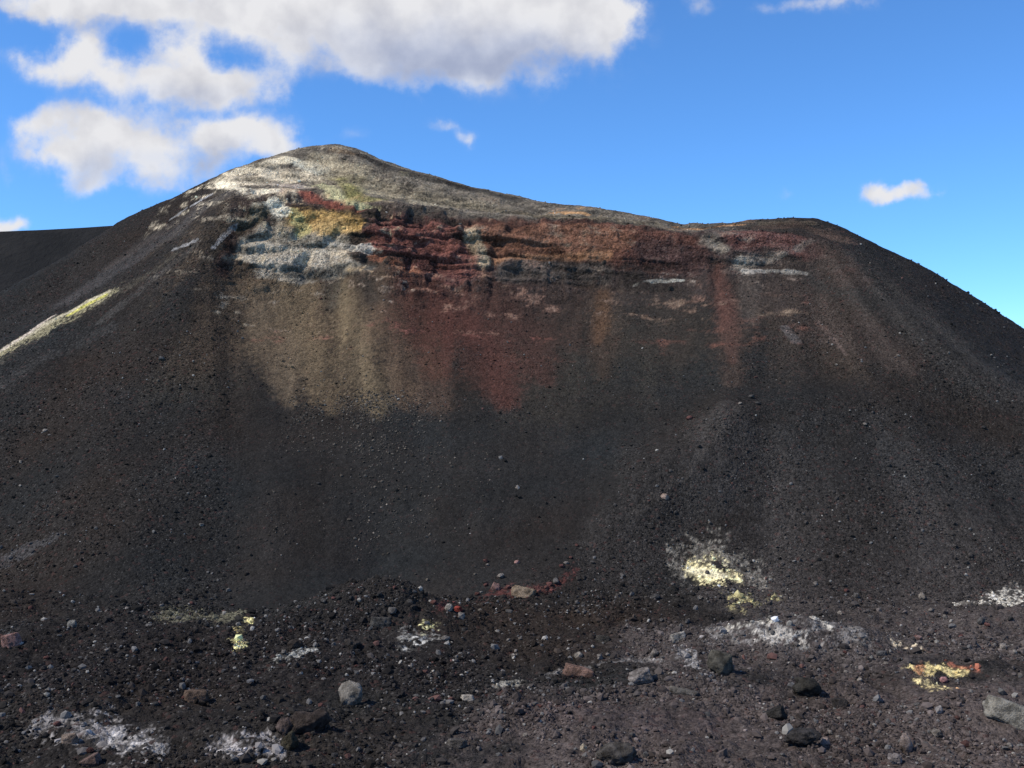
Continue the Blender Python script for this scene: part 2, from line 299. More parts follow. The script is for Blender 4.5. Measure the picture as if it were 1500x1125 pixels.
# ------------------------------------------------------------------ mineral staining of the ground
# linear colour, amount, softness, kind of edge, then a stroke of (x, y, z, radius) in metres
ZONES = [
    ((0.068, 0.055, 0.05), 0.95, 0.9, 'p', [(7.2, 54.3, 0.2, 11.92), (29.7, 59.6, 0.6, 13.07)]),
    ((0.062, 0.052, 0.048), 0.9, 0.9, 'p', [(15.3, 76.7, 1.3, 10.2), (41.0, 82.3, -0.1, 10.94)]),
    ((0.0285, 0.0272, 0.0262), 0.8, 1.0, 'p', [(36.5, 109.9, 8.5, 16.07), (53.3, 107.0, 6.0, 15.65)]),
    ((0.031, 0.028, 0.026), 0.8, 1.0, 'p', [(23.0, 115.5, 13.3, 9.22), (10.4, 104.1, 3.6, 4.85)]),
    ((0.019, 0.0165, 0.0155), 0.85, 0.8, 'p', [(-32.5, 75.1, 0.2, 11.98), (-9.3, 73.8, -0.0, 9.81)]),
    ((0.055, 0.047, 0.043), 0.85, 1.0, 'p', [(23.9, 94.4, 0.0, 7.53), (44.2, 95.0, -0.4, 8.85)]),
    ((0.034, 0.03, 0.0275), 0.8, 1.0, 'p', [(30.9, 103.3, 3.0, 10.3), (47.4, 101.7, 2.6, 10.15)]),
    ((0.0345, 0.03, 0.0237), 0.7, 0.8, 's', [(-38.5, 128.7, 20.2, 5.13), (-40.3, 144.4, 28.9, 6.72), (4.7, 138.8, 23.9, 11.99), (18.8, 140.9, 25.9, 8.43)]),
    ((0.043, 0.0318, 0.0234), 0.85, 0.7, 's', [(-42.2, 151.4, 34.3, 5.03), (-39.4, 134.7, 23.7, 4.03)]),
    ((0.0429, 0.0328, 0.0253), 0.6, 1.0, 's', [(42.8, 149.8, 34.2, 5.98), (48.1, 139.2, 28.5, 5.55), (51.6, 131.6, 23.8, 4.37)]),
    ((0.045, 0.0338, 0.0262), 0.6, 1.0, 's', [(36.3, 147.5, 32.0, 6.87), (40.3, 137.7, 25.7, 7.32)]),
    ((0.032, 0.0295, 0.027), 0.8, 1.0, 'p', [(47.9, 150.1, 36.2, 5.99), (56.9, 131.6, 23.7, 5.25), (62.4, 125.3, 18.6, 5.0)]),
    ((0.048, 0.044, 0.042), 0.8, 0.8, 'p', [(-66.7, 154.3, 32.6, 3.08), (-56.5, 163.4, 43.1, 4.35), (-46.2, 165.4, 50.5, 2.86)]),
    ((0.06, 0.05, 0.044), 0.7, 0.8, 'p', [(-63.2, 161.2, 38.5, 1.29), (-51.3, 167.9, 49.3, 1.56)]),
    ((0.072, 0.0518, 0.0346), 0.9, 1.0, 's', [(-30.3, 156.9, 35.9, 11.48), (-26.3, 146.5, 28.1, 8.77), (-20.9, 130.9, 20.2, 4.35)]),
    ((0.0618, 0.0416, 0.0304), 0.8, 1.0, 's', [(-18.7, 148.4, 32.1, 7.89), (-13.4, 134.2, 22.1, 5.36), (-9.3, 127.2, 17.7, 2.03)]),
    ((0.142, 0.1039, 0.0633), 0.85, 1.0, 's', [(-33.1, 155.6, 34.8, 2.69), (-28.5, 143.0, 25.9, 3.42), (-23.1, 129.0, 18.5, 1.89), (-21.7, 125.2, 16.5, 0.67)]),
    ((0.1593, 0.1201, 0.0721), 0.75, 1.0, 's', [(-25.6, 154.0, 34.6, 1.64), (-22.1, 142.0, 26.8, 3.02), (-17.6, 129.3, 19.3, 2.58), (-16.1, 124.1, 16.1, 0.66)]),
    ((0.1027, 0.0758, 0.0497), 0.75, 0.9, 's', [(-37.6, 152.8, 33.4, 2.03), (-32.6, 139.7, 24.9, 2.79), (-27.5, 127.2, 17.7, 0.85)]),
    ((0.1011, 0.0675, 0.044), 0.8, 0.9, 's', [(-19.8, 152.8, 36.6, 1.42), (-16.8, 140.0, 26.7, 2.79), (-13.8, 129.8, 19.4, 1.73), (-13.0, 125.7, 16.9, 0.5)]),
    ((0.0749, 0.0391, 0.027), 0.85, 0.9, 's', [(-15.3, 153.1, 35.6, 2.44), (-12.0, 144.5, 27.9, 3.46), (-9.8, 133.7, 21.1, 1.24)]),
    ((0.0626, 0.0279, 0.0218), 0.9, 1.0, 's', [(-12.3, 154.0, 35.0, 3.69), (-7.7, 145.2, 28.0, 5.79), (-3.6, 135.0, 22.1, 3.95), (-0.8, 128.0, 17.6, 1.19)]),
    ((0.069, 0.0298, 0.0235), 0.6, 1.0, 's', [(-13.2, 153.7, 35.6, 2.45), (-9.5, 150.1, 31.2, 3.39), (-5.6, 141.7, 25.9, 1.88)]),
    ((0.0456, 0.0244, 0.0195), 0.75, 1.0, 's', [(-1.0, 152.7, 33.4, 3.45), (2.9, 143.0, 26.0, 3.42), (4.5, 133.0, 20.3, 0.88)]),
    ((0.0453, 0.0307, 0.0223), 0.6, 1.0, 's', [(11.3, 154.1, 34.6, 3.07), (12.1, 145.5, 27.9, 2.9), (12.0, 133.6, 21.2, 0.89)]),
    ((0.0885, 0.0493, 0.0281), 0.7, 0.9, 's', [(13.7, 152.3, 33.3, 0.81), (12.4, 145.4, 27.9, 0.97), (11.7, 141.2, 25.4, 0.38)]),
    ((0.0391, 0.0256, 0.0207), 0.55, 1.0, 's', [(6.1, 152.7, 33.5, 3.66), (8.6, 142.3, 26.0, 2.46)]),
    ((0.0346, 0.0279, 0.0228), 0.6, 1.0, 's', [(21.1, 151.2, 33.3, 4.02), (22.2, 142.2, 26.9, 3.78), (22.5, 135.7, 23.0, 1.26)]),
    ((0.0833, 0.0407, 0.0316), 0.85, 0.8, 's', [(30.4, 153.4, 37.0, 1.02), (30.2, 147.2, 32.0, 1.37), (29.5, 139.5, 26.7, 1.02), (28.6, 133.4, 22.9, 0.44)]),
    ((0.0493, 0.0336, 0.0261), 0.6, 0.9, 's', [(29.7, 139.5, 26.7, 2.23), (27.7, 129.4, 20.2, 0.86)]),
    ((0.044, 0.034, 0.029), 0.75, 1.0, 'p', [(37.9, 150.0, 34.2, 4.99), (46.0, 138.4, 27.6, 5.52), (49.6, 130.7, 22.8, 3.48)]),
    ((0.0865, 0.0697, 0.0575), 0.5, 0.9, 's', [(35.1, 151.9, 35.9, 1.21), (33.2, 142.5, 28.8, 0.95)]),
    ((0.085, 0.062, 0.052), 0.7, 0.6, 'p', [(42.4, 142.6, 28.8, 0.38), (43.1, 137.3, 25.9, 0.37), (43.4, 133.4, 23.8, 0.35)]),
    ((0.095, 0.085, 0.08), 0.6, 0.7, 'p', [(37.4, 140.9, 27.7, 0.75), (38.1, 137.8, 25.7, 0.73)]),
    ((0.0354, 0.031, 0.0257), 0.9, 0.5, 's', [(-22.3, 156.5, 38.5, 1.67), (-20.2, 148.8, 32.1, 1.39)]),
    ((0.0556, 0.05, 0.0403), 0.8, 0.5, 's', [(-26.9, 155.8, 35.8, 1.45), (-26.6, 151.0, 31.3, 0.9)]),
    ((0.042, 0.037, 0.033), 0.7, 0.8, 'p', [(27.1, 122.0, 17.6, 0.65), (22.8, 116.5, 14.0, 0.77), (19.4, 112.0, 10.6, 0.74), (12.9, 107.6, 6.6, 0.72)]),
    ((0.038, 0.034, 0.031), 0.6, 0.9, 'p', [(25.3, 122.5, 17.8, 1.63), (21.0, 116.9, 13.9, 1.71)]),
    ((0.0888, 0.0406, 0.0294), 0.95, 0.5, 'r', [(-5.3, 158.6, 42.4, 5.27), (11.5, 157.6, 42.3, 5.24), (25.8, 155.3, 40.4, 3.72)]),
    ((0.167, 0.0819, 0.0512), 0.85, 0.7, 'r', [(-5.3, 158.1, 41.8, 2.73), (1.0, 157.9, 41.7, 3.57), (10.4, 157.7, 42.3, 3.56), (16.2, 157.1, 42.0, 2.3)]),
    ((0.2923, 0.1523, 0.0822), 0.75, 0.7, 'r', [(-5.2, 155.6, 39.1, 0.93), (4.1, 156.9, 39.0, 0.83), (14.5, 156.2, 39.6, 0.93)]),
    ((0.3376, 0.2704, 0.1786), 0.85, 0.5, 'r', [(-6.3, 158.8, 42.5, 1.48), (-4.5, 155.6, 38.9, 1.24)]),
    ((0.061, 0.0498, 0.0421), 0.95, 0.4, 'r', [(-0.6, 155.5, 36.8, 1.86), (6.2, 155.5, 37.3, 2.27), (13.4, 154.9, 36.7, 2.06)]),
    ((0.0536, 0.0323, 0.029), 0.9, 0.5, 'r', [(20.8, 155.9, 40.0, 2.49), (26.8, 154.7, 38.8, 2.47)]),
    ((0.1518, 0.0611, 0.0475), 0.95, 0.4, 'r', [(-19.9, 158.0, 42.3, 3.36), (-13.7, 158.6, 41.8, 4.64), (-8.9, 156.7, 38.5, 3.54)]),
    ((0.0835, 0.0364, 0.0308), 0.7, 0.6, 'r', [(-15.6, 156.6, 39.8, 1.67), (-9.3, 154.9, 36.3, 1.44)]),
    ((0.2518, 0.1062, 0.0623), 0.8, 0.5, 'r', [(-21.3, 156.6, 39.6, 0.73), (-14.5, 155.1, 37.0, 0.83)]),
    ((0.3641, 0.3101, 0.2332), 0.9, 0.5, 'r', [(-39.4, 157.9, 41.3, 2.94), (-34.0, 160.1, 42.6, 3.83), (-27.6, 160.0, 43.1, 2.55)]),
    ((0.354, 0.3, 0.2288), 0.9, 0.45, 'r', [(-36.5, 156.8, 38.2, 2.71), (-29.5, 158.5, 39.2, 3.16), (-25.5, 156.4, 38.2, 1.46)]),
    ((0.0754, 0.072, 0.0628), 0.85, 0.4, 'r', [(-33.4, 157.1, 37.0, 1.46), (-26.1, 156.6, 37.1, 1.25), (-21.6, 154.8, 37.6, 1.03)]),
    ((0.4692, 0.29, 0.103), 0.85, 0.6, 'r', [(-33.4, 161.6, 46.0, 2.36), (-27.7, 160.3, 45.4, 2.56), (-24.5, 160.3, 44.8, 1.71)]),
    ((0.4483, 0.3835, 0.1658), 0.8, 0.5, 'r', [(-34.4, 161.8, 47.0, 1.08), (-32.6, 160.9, 43.8, 1.28)]),
    ((0.6251, 0.5711, 0.4407), 0.9, 0.4, 'r', [(-38.1, 162.6, 48.4, 1.19), (-36.3, 162.0, 46.9, 1.29)]),
    ((0.4232, 0.38, 0.3132), 0.8, 0.4, 'r', [(-28.7, 159.9, 42.3, 0.64), (-21.9, 156.7, 40.5, 0.73)]),
    ((0.0614, 0.0502, 0.0321), 0.9, 0.5, 'r', [(-42.3, 159.1, 44.0, 1.06), (-39.1, 161.2, 47.3, 1.29)]),
    ((0.0465, 0.0275, 0.0214), 0.9, 0.5, 'r', [(-43.0, 157.7, 42.7, 1.05), (-43.2, 153.0, 36.5, 1.22)]),
    ((0.1939, 0.1603, 0.1095), 0.85, 0.8, 'r', [(-32.2, 179.3, 56.0, 5.48), (-17.2, 172.9, 51.9, 3.91), (-3.4, 170.2, 48.7, 2.72), (11.9, 162.6, 46.4, 1.73), (22.9, 164.7, 45.7, 1.09)]),
    ((0.3468, 0.2908, 0.1975), 0.75, 0.8, 'r', [(-32.6, 181.5, 57.7, 3.62), (-21.6, 171.4, 51.6, 3.19), (-12.3, 168.6, 49.4, 2.24)]),
    ((0.6077, 0.5105, 0.3643), 0.9, 0.7, 'r', [(-48.0, 174.0, 54.6, 1.85), (-43.4, 174.0, 54.5, 2.78), (-38.0, 178.5, 56.4, 3.32)]),
    ((0.668, 0.5708, 0.4103), 0.85, 0.6, 'r', [(-49.0, 173.6, 54.0, 1.04), (-43.1, 166.0, 51.6, 1.32), (-35.4, 166.2, 51.1, 0.88)]),
    ((0.4048, 0.3292, 0.266), 0.7, 0.5, 'r', [(-40.4, 173.5, 53.9, 1.85), (-35.1, 170.2, 52.5, 1.58)]),
    ((0.5537, 0.5213, 0.4045), 0.8, 0.5, 'r', [(-39.1, 183.7, 60.0, 1.22), (-33.8, 181.4, 57.6, 1.69)]),
    ((0.2468, 0.2188, 0.0785), 0.5, 0.9, 'r', [(-25.8, 165.1, 50.1, 1.76), (-26.7, 178.3, 55.7, 1.42), (-30.9, 178.7, 55.7, 1.07)]),
    ((0.4664, 0.4232, 0.2329), 0.8, 0.6, 'r', [(-32.2, 172.8, 53.5, 1.38), (-26.0, 162.7, 48.5, 1.08), (-21.5, 161.9, 47.7, 0.86)]),
    ((0.1578, 0.0548, 0.0385), 0.85, 0.6, 'r', [(-33.4, 166.8, 50.9, 0.89), (-32.0, 165.9, 49.9, 0.99), (-27.1, 162.7, 48.2, 0.65), (-23.0, 160.8, 47.0, 0.43)]),
    ((0.1343, 0.0895, 0.0541), 0.8, 0.6, 'r', [(-32.6, 188.1, 63.0, 1.13), (-28.6, 187.4, 62.0, 0.87)]),
    ((0.0526, 0.047, 0.0395), 0.95, 0.4, 'r', [(-27.4, 187.2, 61.6, 1.0), (-18.1, 181.5, 57.1, 0.97), (-8.4, 178.9, 54.1, 1.07), (1.2, 175.7, 51.3, 0.7)]),
    ((0.123, 0.0961, 0.0623), 0.7, 0.8, 'r', [(1.1, 169.5, 48.2, 1.35), (14.0, 161.7, 45.8, 0.97), (24.5, 160.4, 44.2, 0.85)]),
    ((0.3548, 0.198, 0.0904), 0.8, 0.5, 'r', [(6.7, 169.3, 48.2, 0.45), (12.3, 167.0, 47.5, 0.56)]),
    ((0.3544, 0.1976, 0.1004), 0.8, 0.5, 'r', [(25.7, 164.6, 45.2, 0.44), (29.1, 162.2, 44.4, 0.43), (36.9, 163.5, 45.4, 0.43)]),
    ((0.5672, 0.4808, 0.3367), 0.85, 0.7, 'r', [(-49.5, 175.3, 55.0, 1.17), (-45.3, 179.4, 57.7, 1.91), (-40.4, 184.1, 60.5, 1.71)]),
    ((0.5069, 0.4205, 0.2907), 0.8, 0.8, 'r', [(-43.0, 174.6, 54.9, 3.02), (-36.7, 178.1, 55.6, 3.08)]),
    ((0.286, 0.2356, 0.1566), 0.7, 0.9, 'r', [(-34.5, 185.2, 60.4, 2.96), (-24.5, 176.0, 54.2, 3.04), (-14.8, 171.6, 51.2, 2.51), (-5.7, 170.9, 49.2, 1.59)]),
    ((0.0446, 0.039, 0.0321), 0.9, 0.6, 'r', [(-28.0, 187.4, 61.9, 0.75), (-18.2, 182.9, 57.8, 0.97), (-8.4, 179.5, 54.4, 1.07), (1.2, 176.5, 51.8, 0.59)]),
    ((0.2058, 0.1834, 0.0612), 0.6, 0.9, 'r', [(-29.5, 177.7, 55.5, 1.18), (-25.1, 164.4, 49.7, 1.31), (-21.0, 167.0, 50.1, 0.89)]),
    ((0.1685, 0.0565, 0.04), 0.85, 0.6, 'r', [(-33.6, 166.7, 50.8, 1.11), (-31.7, 165.1, 49.4, 1.1), (-27.0, 162.2, 47.8, 0.65)]),
    ((0.0937, 0.0444, 0.0371), 0.9, 0.5, 'r', [(34.1, 155.7, 42.0, 2.07), (41.7, 156.9, 42.7, 2.5), (44.3, 154.8, 40.3, 2.06)]),
    ((0.0818, 0.0639, 0.0449), 0.8, 0.5, 'r', [(40.2, 163.4, 45.5, 0.98), (48.0, 164.1, 45.7, 0.87)]),
    ((0.2642, 0.225, 0.1728), 0.6, 0.9, 'r', [(30.0, 155.9, 41.8, 1.45), (31.9, 154.7, 40.4, 0.82)]),
    ((0.3046, 0.2598, 0.2052), 0.65, 0.8, 'r', [(34.1, 153.7, 38.2, 1.02), (34.7, 152.8, 37.0, 0.61)]),
    ((0.2028, 0.1748, 0.1417), 0.5, 1.0, 'r', [(35.7, 153.5, 38.3, 0.92), (39.0, 154.4, 39.0, 0.72), (40.9, 154.0, 39.5, 0.41)]),
    ((0.1824, 0.16, 0.128), 0.5, 0.9, 'r', [(43.0, 154.8, 40.4, 0.51), (45.5, 156.3, 41.8, 0.42)]),
    ((0.2828, 0.2548, 0.2161), 0.7, 0.7, 'r', [(34.7, 152.7, 36.8, 0.51), (39.6, 152.6, 36.8, 0.41), (43.5, 152.2, 36.4, 0.4)]),
    ((0.3619, 0.3403, 0.2863), 0.8, 0.4, 'r', [(18.3, 153.0, 34.8, 0.31), (21.9, 153.7, 35.4, 0.41), (25.5, 153.2, 35.5, 0.31)]),
    ((0.0596, 0.0406, 0.0305), 0.75, 0.8, 'r', [(37.5, 160.9, 44.3, 1.28), (45.5, 162.9, 45.2, 1.52), (50.6, 158.4, 42.4, 1.68)]),
    ((0.05, 0.037, 0.031), 0.7, 1.0, 'p', [(46.2, 154.5, 39.8, 3.08), (49.1, 147.7, 35.0, 2.95)]),
    ((0.1016, 0.0904, 0.068), 0.3, 0.9, 'g', [(-68.5, 137.3, 23.1, 1.1), (-65.3, 144.5, 27.7, 1.34), (-59.4, 148.8, 32.1, 1.38), (-53.6, 152.0, 36.4, 0.91), (-50.4, 154.7, 39.8, 0.62)]),
    ((0.3476, 0.3028, 0.1796), 0.7, 0.9, 'g', [(-70.1, 137.9, 23.2, 1.1), (-67.5, 142.9, 26.2, 1.43), (-64.4, 146.8, 29.4, 1.66), (-61.4, 149.0, 31.6, 1.68), (-58.4, 150.2, 33.6, 0.8)]),
    ((0.55, 0.48, 0.33), 0.75, 0.9, 'p', [(-70.7, 139.0, 23.5, 0.37), (-68.0, 143.9, 26.7, 0.57), (-65.0, 148.2, 29.9, 0.79), (-61.8, 149.8, 32.1, 0.9), (-59.0, 150.5, 33.6, 0.4)]),
    ((0.55, 0.5, 0.13), 0.85, 0.6, 'p', [(-63.8, 147.6, 29.9, 0.39), (-61.4, 149.0, 31.6, 0.59), (-59.3, 149.9, 33.0, 0.4)]),
    ((0.6, 0.5, 0.4), 0.8, 0.6, 'p', [(-70.0, 140.3, 24.4, 0.28), (-67.7, 145.5, 27.8, 0.39), (-66.5, 149.2, 30.0, 0.3)]),
    ((0.3, 0.29, 0.28), 0.85, 0.5, 'p', [(-55.8, 167.7, 46.8, 0.22), (-53.7, 168.9, 48.8, 0.34)]),
    ((0.36, 0.35, 0.34), 0.85, 0.5, 'p', [(-52.8, 169.0, 49.3, 0.34), (-49.6, 169.5, 51.3, 0.34)]),
    ((0.1007, 0.0951, 0.0872), 0.25, 0.9, 'g', [(-57.4, 143.7, 28.8, 0.96), (-52.9, 150.0, 35.0, 0.9), (-47.6, 155.4, 41.4, 0.72)]),
    ((0.2812, 0.27, 0.2588), 0.75, 0.5, 'g', [(-51.4, 156.2, 40.5, 0.62), (-48.0, 155.9, 41.8, 0.52)]),
    ((0.2412, 0.23, 0.2188), 0.7, 0.5, 'g', [(-45.1, 155.1, 40.7, 0.41), (-42.8, 158.8, 44.5, 0.53)]),
    ((0.0703, 0.068, 0.0647), 0.25, 0.9, 'g', [(-65.6, 131.6, 19.8, 1.05), (-62.9, 137.0, 23.4, 1.28), (-55.7, 141.9, 27.8, 1.13)]),
    ((0.0752, 0.0719, 0.0719), 0.5, 0.9, 'g', [(-51.0, 102.2, 2.1, 1.22), (-48.0, 103.1, 3.7, 1.1), (-45.6, 103.2, 4.7, 0.55)]),
    ((0.16, 0.145, 0.12), 0.75, 0.8, 'f', [(17.1, 103.0, 2.0, 1.51), (20.6, 103.4, 2.6, 2.06), (24.2, 101.2, 1.3, 1.35)]),
    ((0.72, 0.6208, 0.3344), 0.95, 0.6, 'f', [(18.1, 101.7, 1.4, 0.95), (20.1, 101.0, 1.2, 1.34), (22.1, 100.4, 1.0, 0.53)]),
    ((0.7, 0.62, 0.4), 0.85, 0.6, 'p', [(17.8, 102.0, 1.5, 0.61), (20.5, 100.8, 1.2, 0.74)]),
    ((0.38, 0.33, 0.16), 0.8, 0.6, 'f', [(20.0, 92.4, 0.4, 0.98), (24.8, 95.4, 0.1, 0.63)]),
    ((0.15, 0.14, 0.13), 0.7, 0.8, 'f', [(14.8, 77.1, 1.2, 0.72), (20.2, 76.2, 2.0, 0.91), (25.6, 75.5, 1.6, 0.7)]),
    ((0.46, 0.4268, 0.352), 0.85, 0.5, 'f', [(16.0, 77.8, 1.5, 0.26), (19.0, 77.2, 2.2, 0.31), (23.1, 78.1, 2.1, 0.31), (23.6, 76.5, 2.0, 0.25)]),
    ((0.48, 0.4462, 0.3872), 0.75, 0.7, 'f', [(18.1, 75.8, 1.5, 0.5), (21.5, 75.1, 1.4, 0.5)]),
    ((0.5, 0.4074, 0.2816), 0.8, 0.5, 'f', [(28.2, 75.7, 0.9, 0.35), (30.0, 75.2, 0.6, 0.35)]),
    ((0.72, 0.582, 0.264), 0.9, 0.6, 'f', [(27.3, 69.6, 0.5, 0.56), (29.1, 70.5, 0.4, 0.56), (31.1, 70.9, 0.3, 0.38)]),
    ((0.72, 0.582, 0.2816), 0.9, 0.6, 'f', [(26.6, 66.1, 0.6, 0.53), (28.2, 66.4, 0.3, 0.44)]),
    ((0.34, 0.13, 0.075), 0.8, 0.7, 'f', [(27.5, 69.5, 0.5, 0.32), (28.4, 71.4, 0.4, 0.28)]),
    ((0.3, 0.105, 0.065), 0.8, 0.7, 'f', [(30.8, 71.9, 0.3, 0.38), (31.8, 70.9, 0.4, 0.28)]),
    ((0.32, 0.12, 0.07), 0.8, 0.7, 'f', [(28.4, 65.7, 0.5, 0.26)]),
    ((0.42, 0.388, 0.3256), 0.85, 0.6, 'f', [(40.7, 94.2, -0.3, 0.31), (44.6, 95.9, -0.3, 0.57), (48.3, 96.9, -0.2, 0.9)]),
    ((0.55, 0.5141, 0.4224), 0.8, 0.6, 'f', [(45.8, 95.1, -0.4, 0.76), (48.8, 96.4, -0.4, 0.9)]),
    ((0.74, 0.6402, 0.2992), 0.95, 0.5, 'f', [(-22.3, 87.2, 0.1, 0.58), (-22.1, 83.1, 0.3, 0.44), (-21.3, 79.2, 0.3, 0.63), (-20.3, 76.9, 0.3, 0.51)]),
    ((0.72, 0.485, 0.1408), 0.8, 0.5, 'f', [(-22.0, 80.7, 0.6, 0.32), (-21.3, 79.7, 0.4, 0.32)]),
    ((0.16, 0.15, 0.1), 0.7, 0.7, 'f', [(-29.8, 89.5, -0.1, 1.19), (-24.4, 87.5, 0.1, 1.28)]),
    ((0.74, 0.679, 0.3344), 0.9, 0.5, 'f', [(-7.0, 81.9, 0.5, 0.49), (-6.0, 82.1, 0.4, 0.38)]),
    ((0.66, 0.6402, 0.5808), 0.9, 0.5, 'f', [(-8.2, 77.3, 0.2, 0.46), (-7.5, 78.2, 0.1, 0.57), (-6.5, 78.9, 0.2, 0.47)]),
    ((0.4, 0.388, 0.352), 0.7, 0.6, 'f', [(-8.0, 80.2, 0.4, 0.85), (-5.9, 80.9, 0.2, 0.54)]),
    ((0.36, 0.3492, 0.308), 0.8, 0.6, 'f', [(-17.2, 73.7, 0.1, 0.39), (-15.5, 75.2, 0.3, 0.4), (-14.7, 76.1, 0.2, 0.3)]),
    ((0.22, 0.205, 0.195), 0.8, 0.8, 'f', [(-23.8, 58.6, 0.6, 0.86), (-20.6, 56.5, 0.3, 0.98), (-27.0, 58.8, 0.4, 0.55)]),
    ((0.5, 0.4704, 0.44), 0.85, 0.6, 'f', [(-22.0, 57.1, 0.2, 0.53), (-19.3, 55.2, 0.3, 0.73), (-18.8, 55.6, 0.2, 0.37)]),
    ((0.44, 0.4074, 0.3872), 0.85, 0.6, 'f', [(-16.2, 55.6, 0.2, 0.44), (-13.1, 55.6, 0.3, 0.52), (-12.4, 55.2, 0.1, 0.29), (-13.7, 56.5, 0.6, 0.34)]),
    ((0.15, 0.14, 0.13), 0.65, 0.8, 'f', [(0.5, 68.3, 0.1, 0.27), (4.3, 72.2, -0.3, 0.43), (10.4, 74.7, 0.0, 0.6)]),
    ((0.24, 0.225, 0.19), 0.7, 0.6, 'f', [(-1.3, 67.1, 0.2, 0.36), (0.9, 68.7, 0.1, 0.27)]),
    ((0.22, 0.21, 0.2), 0.7, 0.6, 'f', [(12.4, 74.9, 0.5, 0.8), (13.0, 67.3, 0.9, 0.45)]),
    ((0.062, 0.048, 0.045), 0.6, 0.9, 'p', [(2.9, 61.6, 0.5, 2.46), (9.9, 59.6, 0.3, 3.57)]),
    ((0.085, 0.032, 0.028), 0.8, 0.6, 'f', [(-5.7, 85.7, 1.5, 0.57), (-1.9, 97.1, 0.3, 0.65), (3.3, 97.1, 0.5, 0.65), (6.1, 101.3, 1.6, 0.54)]),
]

P, KK, SS, MK = build_grid()
NR, NC = KK.shape
X, Y, Zz = (P[..., k].ravel().astype(np.float32) for k in range(3))
S_ = SS.ravel().astype(np.float32); K_ = KK.ravel().astype(np.float32)
def noise_set():
    # streaks run down the fall lines: round the crater on the talus, off the summits on the outer flanks
    ang = np.arctan2(X+2, Y-10)
    streak = .55*fbm(ang*26, Y/40, Zz/40, 3) + .45*fbm(ang*75, Y/22, Zz/22, 3)
    angl = np.arctan2(Y-190, X+34); angr = np.arctan2(Y-172, X-46)
    stl = fbm(angl*22, np.hypot(Y-190, X+34)/30, 0*X, 4); strr = fbm(angr*16, np.hypot(Y-172, X-46)/30, 0*X, 4)
    wl = 1-sstep(-.33, -.28, S_); wr = sstep(.24, .34, S_)
    streak = streak*(1-wl-wr)+stl*wl+strr*wr
    grain = .5*vnoise(X*3.1, Y*3.1, Zz*3.1)+.5*vnoise(X*7.3, Y*7.3, Zz*7.3)
    patch = fbm(X/1.6, Y/1.6, Zz/1.6, 4)
    broad = fbm(X/6, Y/6+4, Zz/6, 4)
    rock = fbm(X/3.0+3, Y/3.0, Zz/1.3, 5, .6)
    return streak, grain, patch, broad, rock
streak, grain, patch, broad, rock = noise_set()
def norm(a): return np.clip((a-a[::7].mean())/(a[::7].std()*4)+.5, 0, 1).astype(np.float32)
N_bed = np.clip(MK['bed'].ravel()/1.5, 0, 1).astype(np.float32)
N_streak, N_grain, N_patch, N_broad, N_rock = (norm(a) for a in (streak, grain, patch, broad, rock))
pig = np.empty((NR*NC, 3), np.float32)
pig[:] = (.0212, .0197, .0184)
talus = sstep(5.1, 5.6, K_)*(1-sstep(7.9, 8.2, K_))
pig *= (1 + talus*(streak-.5)*np.where(abs(S_+.06) > .22, .22, .7) + (broad-.5)*.55)[:, None]
pig[:, 0] *= 1+.5*(fbm(X/11+3, Y/11, Zz/11, 3)-.45)
pig[:, 2] *= 1-.3*(fbm(X/11+3, Y/11, Zz/11, 3)-.45)
ben = MK['bench'].ravel()[:, None].astype(np.float32)
pig[:] = pig*(1-.9*ben)+.9*ben*np.array((.165, .140, .108), np.float32)*np.clip(-.1+2.2*(.35*N_rock+.3*N_patch+.35*N_grain), .15, 2)[:, None]
clf = MK['cliff'].ravel()[:, None].astype(np.float32)
pig[:] = pig*(1-.7*clf)+.7*clf*np.array((.062, .045, .040), np.float32)*np.clip(.2+.8*N_rock+.8*N_bed, .1, 2)[:, None]
